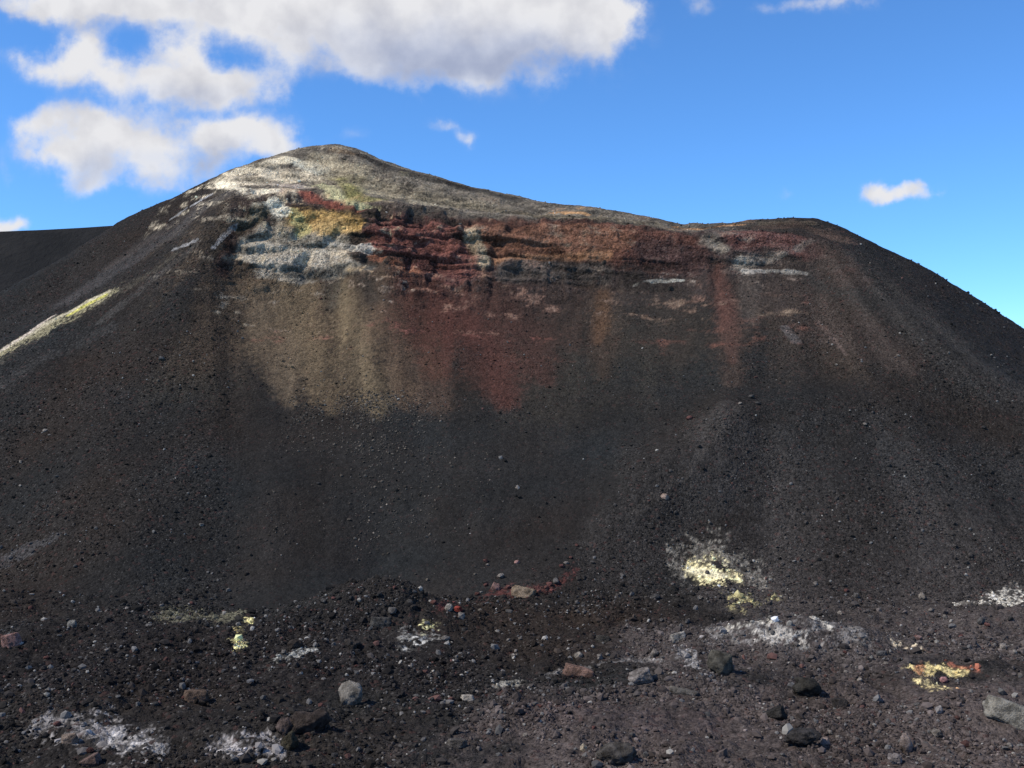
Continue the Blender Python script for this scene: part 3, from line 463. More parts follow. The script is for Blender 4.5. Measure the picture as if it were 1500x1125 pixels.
def paint(color, amt, soft, mode, pts):
    pts = np.array(pts, np.float32)
    rm = pts[:, 3].max()*(6 if mode == 'f' else 3.4)+.3
    lo = pts[:, :3].min(0)-rm; hi = pts[:, :3].max(0)+rm
    idx = np.nonzero((X > lo[0]) & (X < hi[0]) & (Y > lo[1]) & (Y < hi[1]) & (Zz > lo[2]) & (Zz < hi[2]) & (Y > 40))[0]
    if not len(idx): return
    q = np.stack([X[idx], Y[idx], Zz[idx]], 1); best = np.full(len(idx), 9e9, np.float32)
    wq = np.array((1, .36 if mode == 'f' else 1, .6 if mode == 'f' else 1), np.float32)
    if len(pts) == 1: pts = np.vstack([pts, pts])
    for a, b in zip(pts[:-1], pts[1:]):
        ab = b[:3]-a[:3]; L = float(ab@ab)+1e-6
        t = np.clip(((q-a[:3])@ab)/L, 0, 1)
        d = np.linalg.norm((q-(a[:3]+t[:, None]*ab))*wq, axis=1)/(a[3]+t*(b[3]-a[3]))
        best = np.minimum(best, d)
    f = 1-sstep(.15, 1.2+soft*.6, best)
    if mode == 'p': n = .5*N_broad[idx]+.3*N_patch[idx]+.2*N_grain[idx]; mk = sstep(.28, .62+.3*soft, f+.8*(n-.5))
    elif mode == 's':
        e = best-.8*(N_streak[idx]-.5)-.5*(N_patch[idx]-.5)-1.0*(N_grain[idx]-.5)
        mk = (1-sstep(.1, 1.75+.4*soft, e))*(.68+.32*sstep(.15, .65, N_streak[idx]))
    elif mode == 'r':
        n = .34*N_rock[idx]+.30*N_patch[idx]+.18*N_grain[idx]+.18*N_bed[idx]; mk = sstep(.12, .60+.5*soft, (1-sstep(.25, 1.5+soft*.5, best))+1.3*(n-.5))
    elif mode == 'f':
        n = .34*N_patch[idx]+.66*N_grain[idx]; mk = np.maximum(sstep(.42, .85, .66*f+1.9*(n-.5))*sstep(.02, .4, f), .22*sstep(.05, .9, f)*sstep(.3, .7, N_patch[idx]))
    else: n = .35*N_patch[idx]+.65*N_grain[idx]; mk = sstep(.40, .68, f+1.6*(n-.5)-.08)*sstep(.02, .3, f)
    mk = (mk*amt*(.6 if mode == 'f' and min(color) > .35 else 1))[:, None]
    vv = .5*(N_rock[idx]-.5)+.5*(N_grain[idx]-.5)+(.45*(N_bed[idx]-.5) if mode == 'r' else 0) if mode in 'rgf' else .35*(N_streak[idx]-.5)+.25*(N_grain[idx]-.5)
    c = np.array(color, np.float32)[None]*np.clip(1+vv*1.3, .25, 1.7)[:, None]
    pig[idx] = pig[idx]*(1-mk)+c*mk
for zn in ZONES: paint(*zn)
rough_mask = np.clip(MK['cliff']+.8*MK['bench'], 0, 1).ravel()
# how coarse the cinders are: the talus apron is fine, floor and flanks are blocky
tal_fine = sstep(5.0, 5.05, K_)*(1-sstep(7.6, 8.3, K_))*sstep(-.30, -.25, S_+.05*(broad-.5))*(1-sstep(-.01, .05, S_-.10*(K_-5)+.08*(broad-.5)))
coarse = np.clip(1.05-tal_fine*(.68-.28*sstep(6.1, 6.6, K_)), .15, 1.05)*(.55+.9*(broad-.2))
coarse = np.clip(coarse, .12, 1.2)

def cinder_material(name):
    m = bpy.data.materials.new(name); m.use_nodes = True; t = NT(m.node_tree); bs = t.n['Principled BSDF']
    geo = t.new('ShaderNodeNewGeometry'); pos = geo.outputs['Position']
    a = t.new('ShaderNodeAttribute', attribute_name='pigment'); b = t.new('ShaderNodeAttribute', attribute_name='coarse'); c = t.new('ShaderNodeAttribute', attribute_name='rocky')
    v1 = t.new('ShaderNodeTexVoronoi'); t.put(v1.inputs['Vector'], pos); v1.inputs['Scale'].default_value = 3.4
    v2 = t.new('ShaderNodeTexVoronoi'); t.put(v2.inputs['Vector'], pos); v2.inputs['Scale'].default_value = 8.5
    r1 = t.new('ShaderNodeSeparateColor'); t.l.new(v1.outputs['Color'], r1.inputs[0])
    r2 = t.new('ShaderNodeSeparateColor'); t.l.new(v2.outputs['Color'], r2.inputs[0])
    nz = t.noise(pos, 1.3, 4, .65)
    vr = t.m('ADD', t.m('MULTIPLY', t.m('SUBTRACT', r1.outputs[0], .5), .55), t.m('MULTIPLY', t.m('SUBTRACT', r2.outputs[0], .5), .7))
    vr = t.m('MULTIPLY', vr, t.m('ADD', t.m('MULTIPLY', b.outputs['Fac'], .9), .3))
    vr = t.m('ADD', t.m('ADD', vr, t.m('MULTIPLY', t.m('SUBTRACT', nz, .5), .8)), 1.0)
    # a few light and a few rusty clasts
    light = t.m('MULTIPLY', t.ramp(r2.outputs[1], .955, .98), t.m('MULTIPLY', b.outputs['Fac'], .10))
    cc = t.mix(1.0, a.outputs['Color'], vr, 'MULTIPLY')
    cc = t.mix(light, cc, (.5, .47, .43, 1))
    rust = t.m('MULTIPLY', t.ramp(r1.outputs[2], .93, .97), t.m('MULTIPLY', b.outputs['Fac'], .35))
    cc = t.mix(rust, cc, (.085, .04, .034, 1))
    t.l.new(cc, bs.inputs['Base Color'])
    bs.inputs['Roughness'].default_value = .95; bs.inputs['Specular IOR Level'].default_value = .05
    h = t.m('ADD', t.m('MULTIPLY', t.m('SUBTRACT', 1, v1.outputs['Distance']), .11), t.m('MULTIPLY', t.m('SUBTRACT', 1, v2.outputs['Distance']), .055))
    h = t.m('MULTIPLY', h, t.m('ADD', b.outputs['Fac'], .12))
    h = t.m('ADD', h, t.m('MULTIPLY', t.m('MULTIPLY', t.noise(pos, 1.6, 5, .68), c.outputs['Fac']), .40))
    h = t.m('ADD', h, t.m('MULTIPLY', t.noise(pos, 5, 2, .7), .06))
    bp = t.new('ShaderNodeBump'); bp.inputs['Strength'].default_value = 1.0; bp.inputs['Distance'].default_value = 1.0
    t.l.new(h, bp.inputs['Height']); t.l.new(bp.outputs[0], bs.inputs['Normal'])
    return m
M_CIN = cinder_material('cinder_ground')
def grid_mesh(name, r0, r1):
    rows = r1-r0
    V = P[r0:r1].reshape(-1, 3)
    ii = np.arange(rows*NC).reshape(rows, NC)
    q = np.stack([ii[:-1, :-1], ii[:-1, 1:], ii[1:, 1:], ii[1:, :-1]], -1).reshape(-1, 4)
    me = bpy.data.meshes.new(name)
    me.vertices.add(len(V)); me.vertices.foreach_set('co', V.astype(np.float32).ravel())
    me.loops.add(q.size); me.loops.foreach_set('vertex_index', q.astype(np.int32).ravel())
    me.polygons.add(len(q)); me.polygons.foreach_set('loop_start', np.arange(0, q.size, 4, dtype=np.int32))
    me.update(calc_edges=True)
    sl = slice(r0*NC, r1*NC)
    at = me.attributes.new('pigment', 'FLOAT_COLOR', 'POINT')
    at.data.foreach_set('color', np.concatenate([np.clip(pig[sl], .004, .85), np.ones((rows*NC, 1), np.float32)], 1).astype(np.float32).ravel())
    for nm, ar in (('coarse', coarse), ('rocky', rough_mask)):
        me.attributes.new(nm, 'FLOAT', 'POINT').data.foreach_set('value', np.ascontiguousarray(ar[sl], np.float32))
    me.polygons.foreach_set('use_smooth', np.ones(len(q), bool))
    me.materials.append(M_CIN)
    o = bpy.data.objects.new(name, me); col.objects.link(o); o['kind'] = 'structure'
    return o
foot = int(np.argmin(abs(KK[:, 0]-5.0)))
g = grid_mesh('ground', 0, foot+1); g['label'] = 'dark cinder floor of the crater with sulphur and white crusts'; g['category'] = 'ground'
mt = grid_mesh('mountain', foot, NR); mt['label'] = 'dark volcanic cone with stained cliff band and cinder talus'; mt['category'] = 'mountain'

# ------------------------------------------------------------------ the farther ridge
def far_ridge():
    n, mrow = 160, 60
    xs = np.linspace(-900, 120, n); V = []
    for j in range(mrow):
        t = j/(mrow-1)
        for x in xs:
            top = 119 + 4*math.sin((x+330)/150) - 3*max(0, (-x-380)/200) - .0022*max(0, x+180)**2
            yb = 620-.12*x
            if t < .8:
                tt = t/.8; y = yb-190*(1-tt); z = -30+(top+30)*(tt**1.15)
            else:
                tt = (t-.8)/.2; y = yb+190*tt; z = top-(top+40)*tt**1.3
            V.append((x, y, z))
    V = np.array(V)
    d = (fbm(V[:, 0]/60, V[:, 1]/60, V[:, 2]/60, 4)-.5)*9
    V[:, 2] += d*np.repeat(np.minimum(1, np.abs(np.linspace(0, 1, mrow)-.8)*6+.22), n)
    ii = np.arange(n*mrow).reshape(mrow, n)
    F = np.stack([ii[:-1, :-1], ii[:-1, 1:], ii[1:, 1:], ii[1:, :-1]], -1).reshape(-1, 4)
    me = bpy.data.meshes.new('hill'); me.from_pydata(V.tolist(), [], F.tolist()); me.polygons.foreach_set('use_smooth', np.ones(len(F), bool))
    m = bpy.data.materials.new('far_cinder'); m.use_nodes = True; t = NT(m.node_tree); bs = t.n['Principled BSDF']
    pos = t.new('ShaderNodeNewGeometry').outputs['Position']
    c = t.mix(t.ramp(t.noise(pos, .03, 7, .6), .35, .7), (.012, .012, .0125, 1), (.021, .020, .0195, 1))  # cinder tones darkened so the colour carries a presumed cloud shadow
    t.l.new(c, bs.inputs['Base Color']); bs.inputs['Roughness'].default_value = .95; bs.inputs['Specular IOR Level'].default_value = .1
    bp = t.new('ShaderNodeBump'); bp.inputs['Distance'].default_value = 3; t.l.new(t.noise(pos, .15, 6, .7), bp.inputs['Height']); t.l.new(bp.outputs[0], bs.inputs['Normal'])
    me.materials.append(m)
    o = bpy.data.objects.new('hill', me); col.objects.link(o); o['kind'] = 'structure'
    o['label'] = 'smooth dark ridge rising behind the left flank'; o['category'] = 'hill'
far_ridge()

# ------------------------------------------------------------------ rocks
ROCKS = [
    ('boulder', 'pale grey angular boulder with a pointed top, standing alone on dark cinders', 'boulder', (-10.1, 63.68, 0.0), (1.52, 1.07, 1.77), (0.2, 0.19, 0.175), 'ang', 3, 10, 0),
    ('flat_rock', 'rectangular brown block lying flat, its right end in shadow', 'rock', (-19.88, 64.09, 0.1), (1.62, 1.13, 0.84), (0.115, 0.085, 0.068), 'slab', 5, 15, 0),
    ('boulder', 'largest dark brown boulder of the cluster beside a white crust', 'boulder', (-11.32, 57.09, 0.46), (2.2, 1.76, 1.42), (0.055, 0.045, 0.041), 'rough', 7, 0, 0),
    ('boulder', 'small rounded brownish boulder against the dark boulder cluster', 'boulder', (-12.66, 56.94, 0.49), (1.06, 0.85, 1.08), (0.095, 0.075, 0.07), 'round', 8, 30, 0),
    ('boulder', 'olive dark boulder at the foot of the cluster, touching the white crust', 'boulder', (-12.02, 55.58, 0.13), (1.18, 0.95, 1.22), (0.05, 0.046, 0.034), 'rough', 9, 60, 0),
    ('flat_rock', 'tan slab overhanging a dark gap at the foot of the talus', 'rock', (1.01, 94.77, 0.25), (2.39, 1.44, 1.18), (0.25, 0.2, 0.15), 'slab', 11, -12, -8),
    ('boulder', 'pinkish grey block perched among red stones at the talus foot', 'boulder', (-1.54, 97.27, 0.38), (1.03, 0.83, 1.0), (0.2, 0.13, 0.12), 'ang', 12, 0, 0),
    ('flat_rock', 'dark grey flat block half buried on the mound', 'rock', (-10.48, 81.54, 0.53), (1.84, 1.29, 1.07), (0.07, 0.07, 0.07), 'slab', 13, 8, 0),
    ('boulder', 'wedge-shaped pale block with a black shaded side', 'boulder', (8.31, 66.44, 0.56), (1.77, 1.24, 1.17), (0.2, 0.185, 0.18), 'wedge', 14, 20, 0),
    ('flat_rock', 'long thin low slab pointing away from the wedge block', 'rock', (10.96, 65.42, 0.16), (2.0, 0.7, 0.48), (0.12, 0.115, 0.11), 'slab', 15, -20, -6),
    ('flat_rock', 'pinkish sloping slab beside a pale dusty streak', 'rock', (4.5, 69.29, 0.18), (2.3, 1.15, 0.81), (0.19, 0.125, 0.105), 'slab', 16, -16, -10),
    ('boulder', 'ash-coated rounded hump with a vertical crack and pale dust', 'boulder', (13.91, 67.91, 0.68), (1.81, 1.44, 1.89), (0.085, 0.082, 0.072), 'round', 17, 0, 0),
    ('boulder', 'jagged black boulder with pale scuffed patches on the brown floor', 'boulder', (18.81, 64.7, 0.08), (1.81, 1.45, 1.51), (0.04, 0.039, 0.036), 'rough', 18, 0, 0),
    ('boulder', 'black wedge boulder below the jagged boulder', 'boulder', (15.62, 60.63, 0.16), (1.37, 0.96, 0.98), (0.035, 0.034, 0.033), 'wedge', 19, -30, 0),
    ('boulder', 'wide low black outcrop with a dark hollow at its left end', 'boulder', (15.79, 55.22, 0.42), (2.13, 1.49, 0.97), (0.048, 0.046, 0.047), 'rough', 20, 0, 0),
    ('boulder', 'upright pale pinkish block standing on end', 'boulder', (21.42, 55.47, 0.04), (0.74, 0.59, 1.22), (0.22, 0.185, 0.175), 'ang', 21, 20, 0),
    ('flat_rock', 'big long grey slab lying on red-brown cinders at the floor edge', 'rock', (28.59, 58.74, 0.56), (2.81, 1.41, 1.46), (0.24, 0.235, 0.215), 'log', 22, -24, -12),
    ('stone', 'small round pink stone on the orange sulphur patch', 'stone', (28.78, 68.16, 0.1), (0.5, 0.5, 0.5), (0.42, 0.24, 0.26), 'round', 23, 0, 0),
    ('boulder', 'large low rounded grey boulder half sunk in brown cinders', 'boulder', (5.42, 52.43, 0.48), (2.16, 1.51, 1.23), (0.085, 0.08, 0.076), 'round', 24, 10, 0),
    ('flat_rock', 'pink slab leaning on the dark cinder bank', 'rock', (-37.02, 75.71, 0.59), (1.51, 0.91, 1.22), (0.25, 0.155, 0.145), 'slab', 25, 20, 15),
    ('flat_rock', 'pinkish brown slab poking up below the white crusted ground', 'rock', (-22.15, 53.61, 0.01), (1.14, 0.68, 0.78), (0.16, 0.115, 0.105), 'wedge', 26, 0, 0),
    ('stone', 'pale lens-shaped stone lying flat beside a smaller bright chip', 'stone', (-2.8, 63.85, 0.27), (0.89, 0.62, 0.42), (0.32, 0.3, 0.27), 'slab', 27, 0, 0),
    ('flat_rock', 'flat grey slab with a black hollow at its right end', 'rock', (-3.03, 55.78, 0.24), (1.19, 0.71, 0.49), (0.115, 0.108, 0.104), 'slab', 28, 0, 0),
    ('flat_rock', 'pale flat slab tilted on the dusty rise', 'rock', (12.55, 77.32, 0.62), (1.34, 0.8, 0.74), (0.26, 0.25, 0.235), 'slab', 29, 15, 12),
    ('boulder', 'lone tan boulder on the bare dark slope below the spur', 'boulder', (16.23, 108.71, 7.69), (1.01, 0.81, 0.87), (0.24, 0.19, 0.165), 'round', 30, 0, 0),
    ('boulder', 'pale lilac block near the upright pinkish block', 'boulder', (19.92, 53.13, 0.27), (0.71, 0.57, 0.7), (0.21, 0.195, 0.2), 'ang', 31, 0, 0),
    ('boulder', 'small pale upright block on red-brown cinders between patch and slab', 'boulder', (25.2, 60.45, 0.53), (0.44, 0.35, 0.62), (0.28, 0.27, 0.275), 'ang', 32, 0, 0),
    ('boulder', 'black block stuck on the cliff ledge above the talus', 'boulder', (14.0, 155.48, 37.96), (1.24, 1.12, 1.14), (0.03, 0.028, 0.026), 'ang', 33, 0, 0),
    ('boulder', 'black block resting just below the white ledge line', 'boulder', (23.53, 151.27, 33.62), (1.21, 1.09, 1.11), (0.03, 0.029, 0.028), 'ang', 34, 0, 0),
    ('boulder', 'dark blunt boulder in the black cinders above the pale boulder', 'boulder', (-16.12, 75.83, 0.35), (1.21, 0.97, 0.89), (0.042, 0.036, 0.033), 'round', 35, 0, 0),
    ('boulder', 'dark knobbly boulder with light chips scattered round it', 'boulder', (-11.87, 75.95, 0.3), (1.21, 0.97, 1.0), (0.05, 0.045, 0.043), 'rough', 36, 0, 0),
    ('stone', 'rounded grey stone touching a bright red one at the talus foot', 'stone', (-5.27, 85.22, 1.12), (0.74, 0.59, 0.75), (0.23, 0.22, 0.205), 'round', 37, 0, 0),
    ('stone', 'bright red stone touching a rounded grey one', 'stone', (-4.5, 85.82, 0.91), (0.74, 0.59, 0.63), (0.24, 0.055, 0.045), 'ang', 38, 0, 0),
    ('boulder', 'black boulder at the edge of the cream sulphur crust', 'boulder', (15.5, 97.61, 0.17), (0.84, 0.76, 0.79), (0.03, 0.03, 0.03), 'round', 39, 0, 0),
    ('flat_rock', 'tan slab half hidden in the white crusted ground', 'rock', (-24.21, 55.97, 0.4), (0.97, 0.68, 0.57), (0.21, 0.17, 0.145), 'slab', 40, 12, 8),
    ('stone', 'cream stone beside a dark hole in brown cinders', 'stone', (3.83, 54.91, 0.34), (0.4, 0.32, 0.48), (0.42, 0.37, 0.29), 'round', 41, 0, 0),
    ('boulder', 'pale rounded stone above the dusty streak, next to a flat chip', 'boulder', (4.91, 75.41, -0.22), (0.65, 0.59, 0.61), (0.24, 0.225, 0.205), 'round', 42, 0, 0),
    ('flat_rock', 'dark flat block with a black underside on the brown bank', 'rock', (6.98, 78.56, 0.22), (1.15, 0.8, 0.57), (0.05, 0.048, 0.045), 'slab', 43, 0, 0),
    ('boulder', 'light grey boulder on the dark bank near the left flank', 'boulder', (-34.62, 80.47, 0.87), (0.75, 0.67, 0.71), (0.2, 0.2, 0.19), 'round', 44, 0, 0),
    ('flat_rock', 'dark low slab among scree in front of the jagged boulder', 'rock', (20.29, 63.25, 0.11), (1.09, 0.77, 0.56), (0.05, 0.046, 0.045), 'slab', 45, 0, 0),
    ('stone', 'pair-forming dark grey stone with pale top on the lit brown slope', 'stone', (26.31, 72.94, 0.6), (0.78, 0.62, 0.53), (0.1, 0.1, 0.105), 'ang', 46, 0, 0),
    ('stone', 'pinkish rounded stone on the bank of the right-hand rise', 'stone', (31.05, 78.2, 0.48), (0.52, 0.47, 0.46), (0.2, 0.14, 0.135), 'round', 47, 0, 0),
    ('boulder', 'tan flat-topped rock high on the smooth talus', 'boulder', (0.6, 112.28, 8.49), (0.52, 0.52, 0.57), (0.3, 0.27, 0.25), 'ang', 48, 0, 0),
    ('stone', 'reddish stone lying on the otherwise smooth talus foot', 'stone', (0.49, 102.05, 2.11), (0.61, 0.61, 0.45), (0.28, 0.17, 0.16), 'round', 49, 0, 0),
]
STONES = [
    (-7.7, 87.48, 2.27, 0.47, 'd'),
    (-6.51, 85.59, 1.71, 0.57, 'r'),
    (-3.77, 95.13, 0.18, 0.57, 'r'),
    (-3.24, 96.15, 0.22, 0.64, 'r'),
    (-2.48, 98.45, 0.66, 0.59, 'r'),
    (-1.14, 100.02, 1.18, 0.8, 'p'),
    (-0.35, 97.94, 0.51, 0.59, 'r'),
    (0.11, 96.81, 0.36, 0.51, 'r'),
    (2.54, 96.01, 0.47, 0.57, 'r'),
    (3.28, 97.57, 0.57, 0.65, 'r'),
    (3.61, 98.52, 0.74, 0.59, 'r'),
    (4.22, 99.09, 0.83, 0.86, 'g'),
    (4.88, 101.56, 1.92, 0.61, 'r'),
    (5.4, 102.12, 2.12, 0.54, 'p'),
    (5.88, 102.98, 2.52, 0.55, 'r'),
    (6.6, 104.59, 3.51, 0.49, 'r'),
    (-2.64, 102.33, 2.3, 0.48, 'r'),
    (-2.45, 101.8, 2.02, 0.41, 'p'),
    (-15.64, 85.06, 1.97, 0.57, 'g'),
    (-14.79, 85.02, 2.2, 0.4, 'r'),
    (-9.76, 85.41, 3.0, 0.45, 'r'),
    (-8.42, 84.5, 1.89, 0.67, 'g'),
    (-9.71, 83.3, 1.43, 0.78, 'g'),
    (-4.22, 84.86, 0.64, 0.85, 'p'),
    (-2.73, 87.68, 0.56, 0.52, 'p'),
    (-0.27, 80.41, -0.13, 0.37, 'p'),
    (-0.68, 71.67, -0.11, 0.48, 'p'),
    (-5.17, 79.76, 0.12, 0.64, 'p'),
    (-2.28, 65.54, 0.28, 0.39, 'p'),
    (-7.83, 63.0, 0.01, 0.29, 'p'),
    (-1.83, 61.45, 0.15, 0.49, 'g'),
    (0.28, 77.38, -0.16, 0.31, 'p'),
    (0.11, 76.18, -0.22, 0.35, 'p'),
    (6.37, 74.57, 0.04, 0.69, 'p'),
    (10.49, 75.17, 0.14, 0.7, 'p'),
    (5.63, 89.25, 0.12, 0.53, 'p'),
    (13.12, 94.16, 0.26, 1.0, 'g'),
    (17.08, 92.93, 0.6, 0.49, 'p'),
    (15.56, 99.65, 0.48, 0.46, 'p'),
    (12.9, 99.02, 0.43, 0.46, 'g'),
    (14.53, 85.18, 0.21, 0.57, 'g'),
    (19.23, 101.29, 1.33, 0.47, 'g'),
    (32.24, 96.04, 0.06, 0.89, 'g'),
    (28.41, 88.92, 0.04, 0.59, 'p'),
    (38.53, 96.6, -0.14, 0.9, 'p'),
    (31.83, 97.73, 0.27, 0.52, 'r'),
    (30.31, 86.85, 0.25, 0.46, 'g'),
    (31.2, 85.72, 0.08, 0.4, 'g'),
    (37.02, 90.6, -0.08, 0.6, 'p'),
    (36.81, 87.17, 0.03, 0.46, 'g'),
    (38.22, 83.73, 0.51, 0.78, 'g'),
    (38.4, 83.01, 0.44, 0.5, 'r'),
    (41.09, 84.65, 0.58, 0.56, 'd'),
    (35.49, 81.16, -0.04, 0.49, 'r'),
    (37.2, 77.71, -0.06, 0.67, 'p'),
    (36.37, 74.38, 0.47, 0.59, 'p'),
    (33.79, 68.25, 0.58, 0.45, 'p'),
    (24.48, 62.1, 0.56, 0.37, 'g'),
    (18.11, 58.43, 0.1, 0.39, 'p'),
    (24.08, 58.27, 0.08, 0.7, 'p'),
    (27.37, 56.4, 0.07, 0.45, 'p'),
    (21.49, 54.11, 0.1, 0.36, 'p'),
    (16.39, 60.12, 0.3, 0.36, 'g'),
    (16.92, 60.57, 0.26, 0.4, 'd'),
    (22.99, 70.62, 0.16, 0.33, 'p'),
    (23.07, 68.11, 0.34, 0.41, 'p'),
    (25.95, 71.27, 0.56, 0.38, 'p'),
    (16.01, 66.98, 0.52, 0.4, 'd'),
    (11.83, 67.96, 0.68, 0.41, 'g'),
    (8.81, 75.49, -0.09, 0.4, 'g'),
    (7.0, 75.15, 0.12, 0.4, 'p'),
    (3.48, 66.02, 0.13, 0.4, 'g'),
    (1.63, 61.83, 0.56, 0.37, 'r'),
    (3.42, 60.63, 0.54, 0.36, 'd'),
    (4.58, 57.55, 0.67, 0.31, 'r'),
    (0.76, 57.85, 0.16, 0.35, 'p'),
    (-0.2, 55.47, 0.16, 0.37, 'd'),
    (-1.92, 57.44, 0.03, 0.34, 'd'),
    (-6.4, 60.21, 0.08, 0.36, 'g'),
    (-7.34, 58.18, 0.17, 0.39, 'd'),
    (-4.92, 56.82, 0.27, 0.38, 'g'),
    (-7.84, 56.24, -0.13, 0.45, 'd'),
    (-9.53, 55.05, -0.03, 0.44, 'd'),
    (-11.72, 62.97, 0.23, 0.33, 'r'),
    (-16.36, 61.49, 0.51, 0.33, 'd'),
    (-16.1, 57.67, 0.93, 0.35, 'g'),
    (-21.71, 65.25, 0.23, 0.35, 'p'),
    (-22.3, 69.32, -0.02, 0.41, 'g'),
    (-29.72, 75.41, 0.4, 0.45, 'p'),
    (-30.86, 75.35, 0.2, 0.35, 'p'),
    (-33.52, 73.91, 0.25, 0.44, 'r'),
    (-26.74, 72.53, -0.03, 0.29, 'p'),
    (-27.94, 81.1, 0.72, 0.38, 'p'),
    (-42.07, 89.78, 0.31, 0.54, 'r'),
    (-33.83, 90.21, 0.26, 0.42, 'p'),
    (-31.32, 91.65, 0.16, 0.43, 'p'),
    (-37.13, 85.83, 0.16, 0.46, 'g'),
    (-27.55, 61.02, 1.04, 0.37, 'd'),
    (-28.91, 60.39, 0.83, 0.36, 'd'),
    (-25.13, 59.1, 0.61, 0.35, 'p'),
    (-26.02, 58.72, 0.49, 0.47, 'r'),
    (-22.55, 54.88, 0.35, 0.44, 'r'),
    (-27.18, 56.08, 0.01, 0.45, 'd'),
    (-16.81, 56.09, 0.53, 0.34, 'd'),
    (-17.27, 54.03, 0.3, 0.43, 'd'),
    (-32.57, 69.52, 0.23, 0.32, 'g'),
    (-29.27, 67.17, 0.5, 0.36, 'd'),
    (28.98, 124.33, 18.29, 0.83, 'g'),
    (29.31, 122.52, 17.61, 0.73, 'g'),
    (27.13, 122.0, 17.63, 0.65, 'p'),
    (21.0, 115.02, 12.93, 0.69, 'd'),
    (20.91, 112.36, 10.71, 0.67, 'd'),
    (21.16, 122.39, 15.82, 0.81, 'r'),
    (20.67, 107.18, 5.43, 0.5, 'p'),
    (40.99, 119.22, 15.27, 0.63, 'p'),
    (55.37, 120.57, 14.75, 0.64, 'd'),
    (-45.03, 132.04, 23.18, 0.79, 'g'),
    (-56.0, 116.99, 11.01, 0.54, 'p'),
    (-54.23, 113.26, 8.74, 0.45, 'p'),
    (-55.62, 122.35, 14.34, 0.57, 'p'),
    (-31.59, 104.36, 5.62, 0.42, 'p'),
    (-41.82, 98.36, 2.48, 0.46, 'g'),
    (-21.18, 112.29, 9.08, 0.45, 'd'),
    (17.54, 125.99, 16.88, 0.5, 'd'),
    (-28.51, 153.12, 32.68, 0.51, 'r'),
    (53.0, 151.93, 37.83, 0.4, 'p'),
    (46.42, 150.18, 35.44, 0.4, 'p'),
    (56.0, 131.68, 23.9, 0.53, 'p'),
    (62.8, 134.54, 23.71, 0.45, 'p'),
    (49.59, 131.87, 23.56, 0.44, 'p'),
    (41.61, 131.72, 22.42, 0.44, 'p'),
]

def rock_material(name, c, rough=.9, var=.5, dust=0.25):
    m = bpy.data.materials.new(name); m.use_nodes = True; t = NT(m.node_tree); bs = t.n['Principled BSDF']
    pos = t.new('ShaderNodeNewGeometry').outputs['Position']
    n1 = t.noise(pos, 2.2, 6, .65); n2 = t.noise(pos, 11, 4, .7)
    a = (*[v*(1-var) for v in c], 1); b = (*[min(.8, v*(1+var)) for v in c], 1)
    cc = t.mix(t.ramp(n1, .32, .68), a, b)
    cc = t.mix(t.m('MULTIPLY', t.ramp(n2, .55, .75), dust), cc, (.20, .185, .17, 1))
    t.l.new(cc, bs.inputs['Base Color']); bs.inputs['Roughness'].default_value = rough; bs.inputs['Specular IOR Level'].default_value = .08
    bp = t.new('ShaderNodeBump'); bp.inputs['Distance'].default_value = .16
    t.l.new(t.m('ADD', n2, n1), bp.inputs['Height']); t.l.new(bp.outputs[0], bs.inputs['Normal'])
    return m
def rock_verts(D, style, seed):
    rg = np.random.RandomState(seed)
    npl = {'ang': 11, 'slab': 9, 'wedge': 8, 'round': 26, 'rough': 15, 'log': 9}[style]
    n = rg.normal(size=(npl, 3)); n /= np.linalg.norm(n, axis=1)[:, None]
    h = rg.uniform(.62, .95, npl)
    if style in ('slab', 'log'):
        n = np.vstack([n, [[.08, .05, 1]], [[0, .1, -1]], [[.05, -1, .15]], [[1, .15, .1]], [[-1, -.2, .15]]]); h = np.concatenate([h+.12, [.62, .6, .75, .85, .85]])
    if style == 'wedge':
        n = np.vstack([n, [[-.62, -.1, .78]], [[.95, -.1, .2]], [[0, -1, .2]]]); h = np.concatenate([h+.1, [.42, .62, .7]])
    if style == 'round': h = rg.uniform(.84, 1.0, npl)
    n = n/np.linalg.norm(n, axis=1)[:, None]
    dots = D@n.T
    r = np.min(np.where(dots > .05, h[None]/np.maximum(dots, .05), 9), axis=1)
    r = np.minimum(r, 1.12)
    o = rg.uniform(0, 50, 3)
    f = {'rough': .55, 'round': .16, 'ang': .14, 'slab': .12, 'wedge': .14, 'log': .16}[style]
    r = r*(1+f*(fbm(D[:, 0]*1.8+o[0], D[:, 1]*1.8+o[1], D[:, 2]*1.8+o[2], 3)-.5)*1.4+.26*(ridged(D[:, 0]*3.4+o[1], D[:, 1]*3.4+o[0], D[:, 2]*3.4, 4)-.6)+.10*(fbm(D[:, 0]*11+o[1], D[:, 1]*11, D[:, 2]*11+o[2], 2)-.5))
    V = D*r[:, None]
    V = V-(V.max(0)+V.min(0))/2
    return V/(V.max(0)-V.min(0))      # unit box
def ico(sub):
    bm = bmesh.new(); bmesh.ops.create_icosphere(bm, subdivisions=sub, radius=1)
    v = np.array([x.co[:] for x in bm.verts]); f = [[q.index for q in x.verts] for x in bm.faces]; bm.free(); return v, f
ICO4 = ico(4); ICO2 = ico(3); ICO1 = ico(1)
def rock_mesh(name, base, style, seed, mat, size=(1, 1, 1), sink=.12, smooth=True):
    V = rock_verts(base[0], style, seed)*np.array(size)
    V[:, 2] += size[2]*(.5-sink)
    me = bpy.data.meshes.new(name); me.from_pydata(V.tolist(), [], base[1]); me.materials.append(mat)
    me.polygons.foreach_set('use_smooth', np.full(len(base[1]), smooth)); return me
taken = []
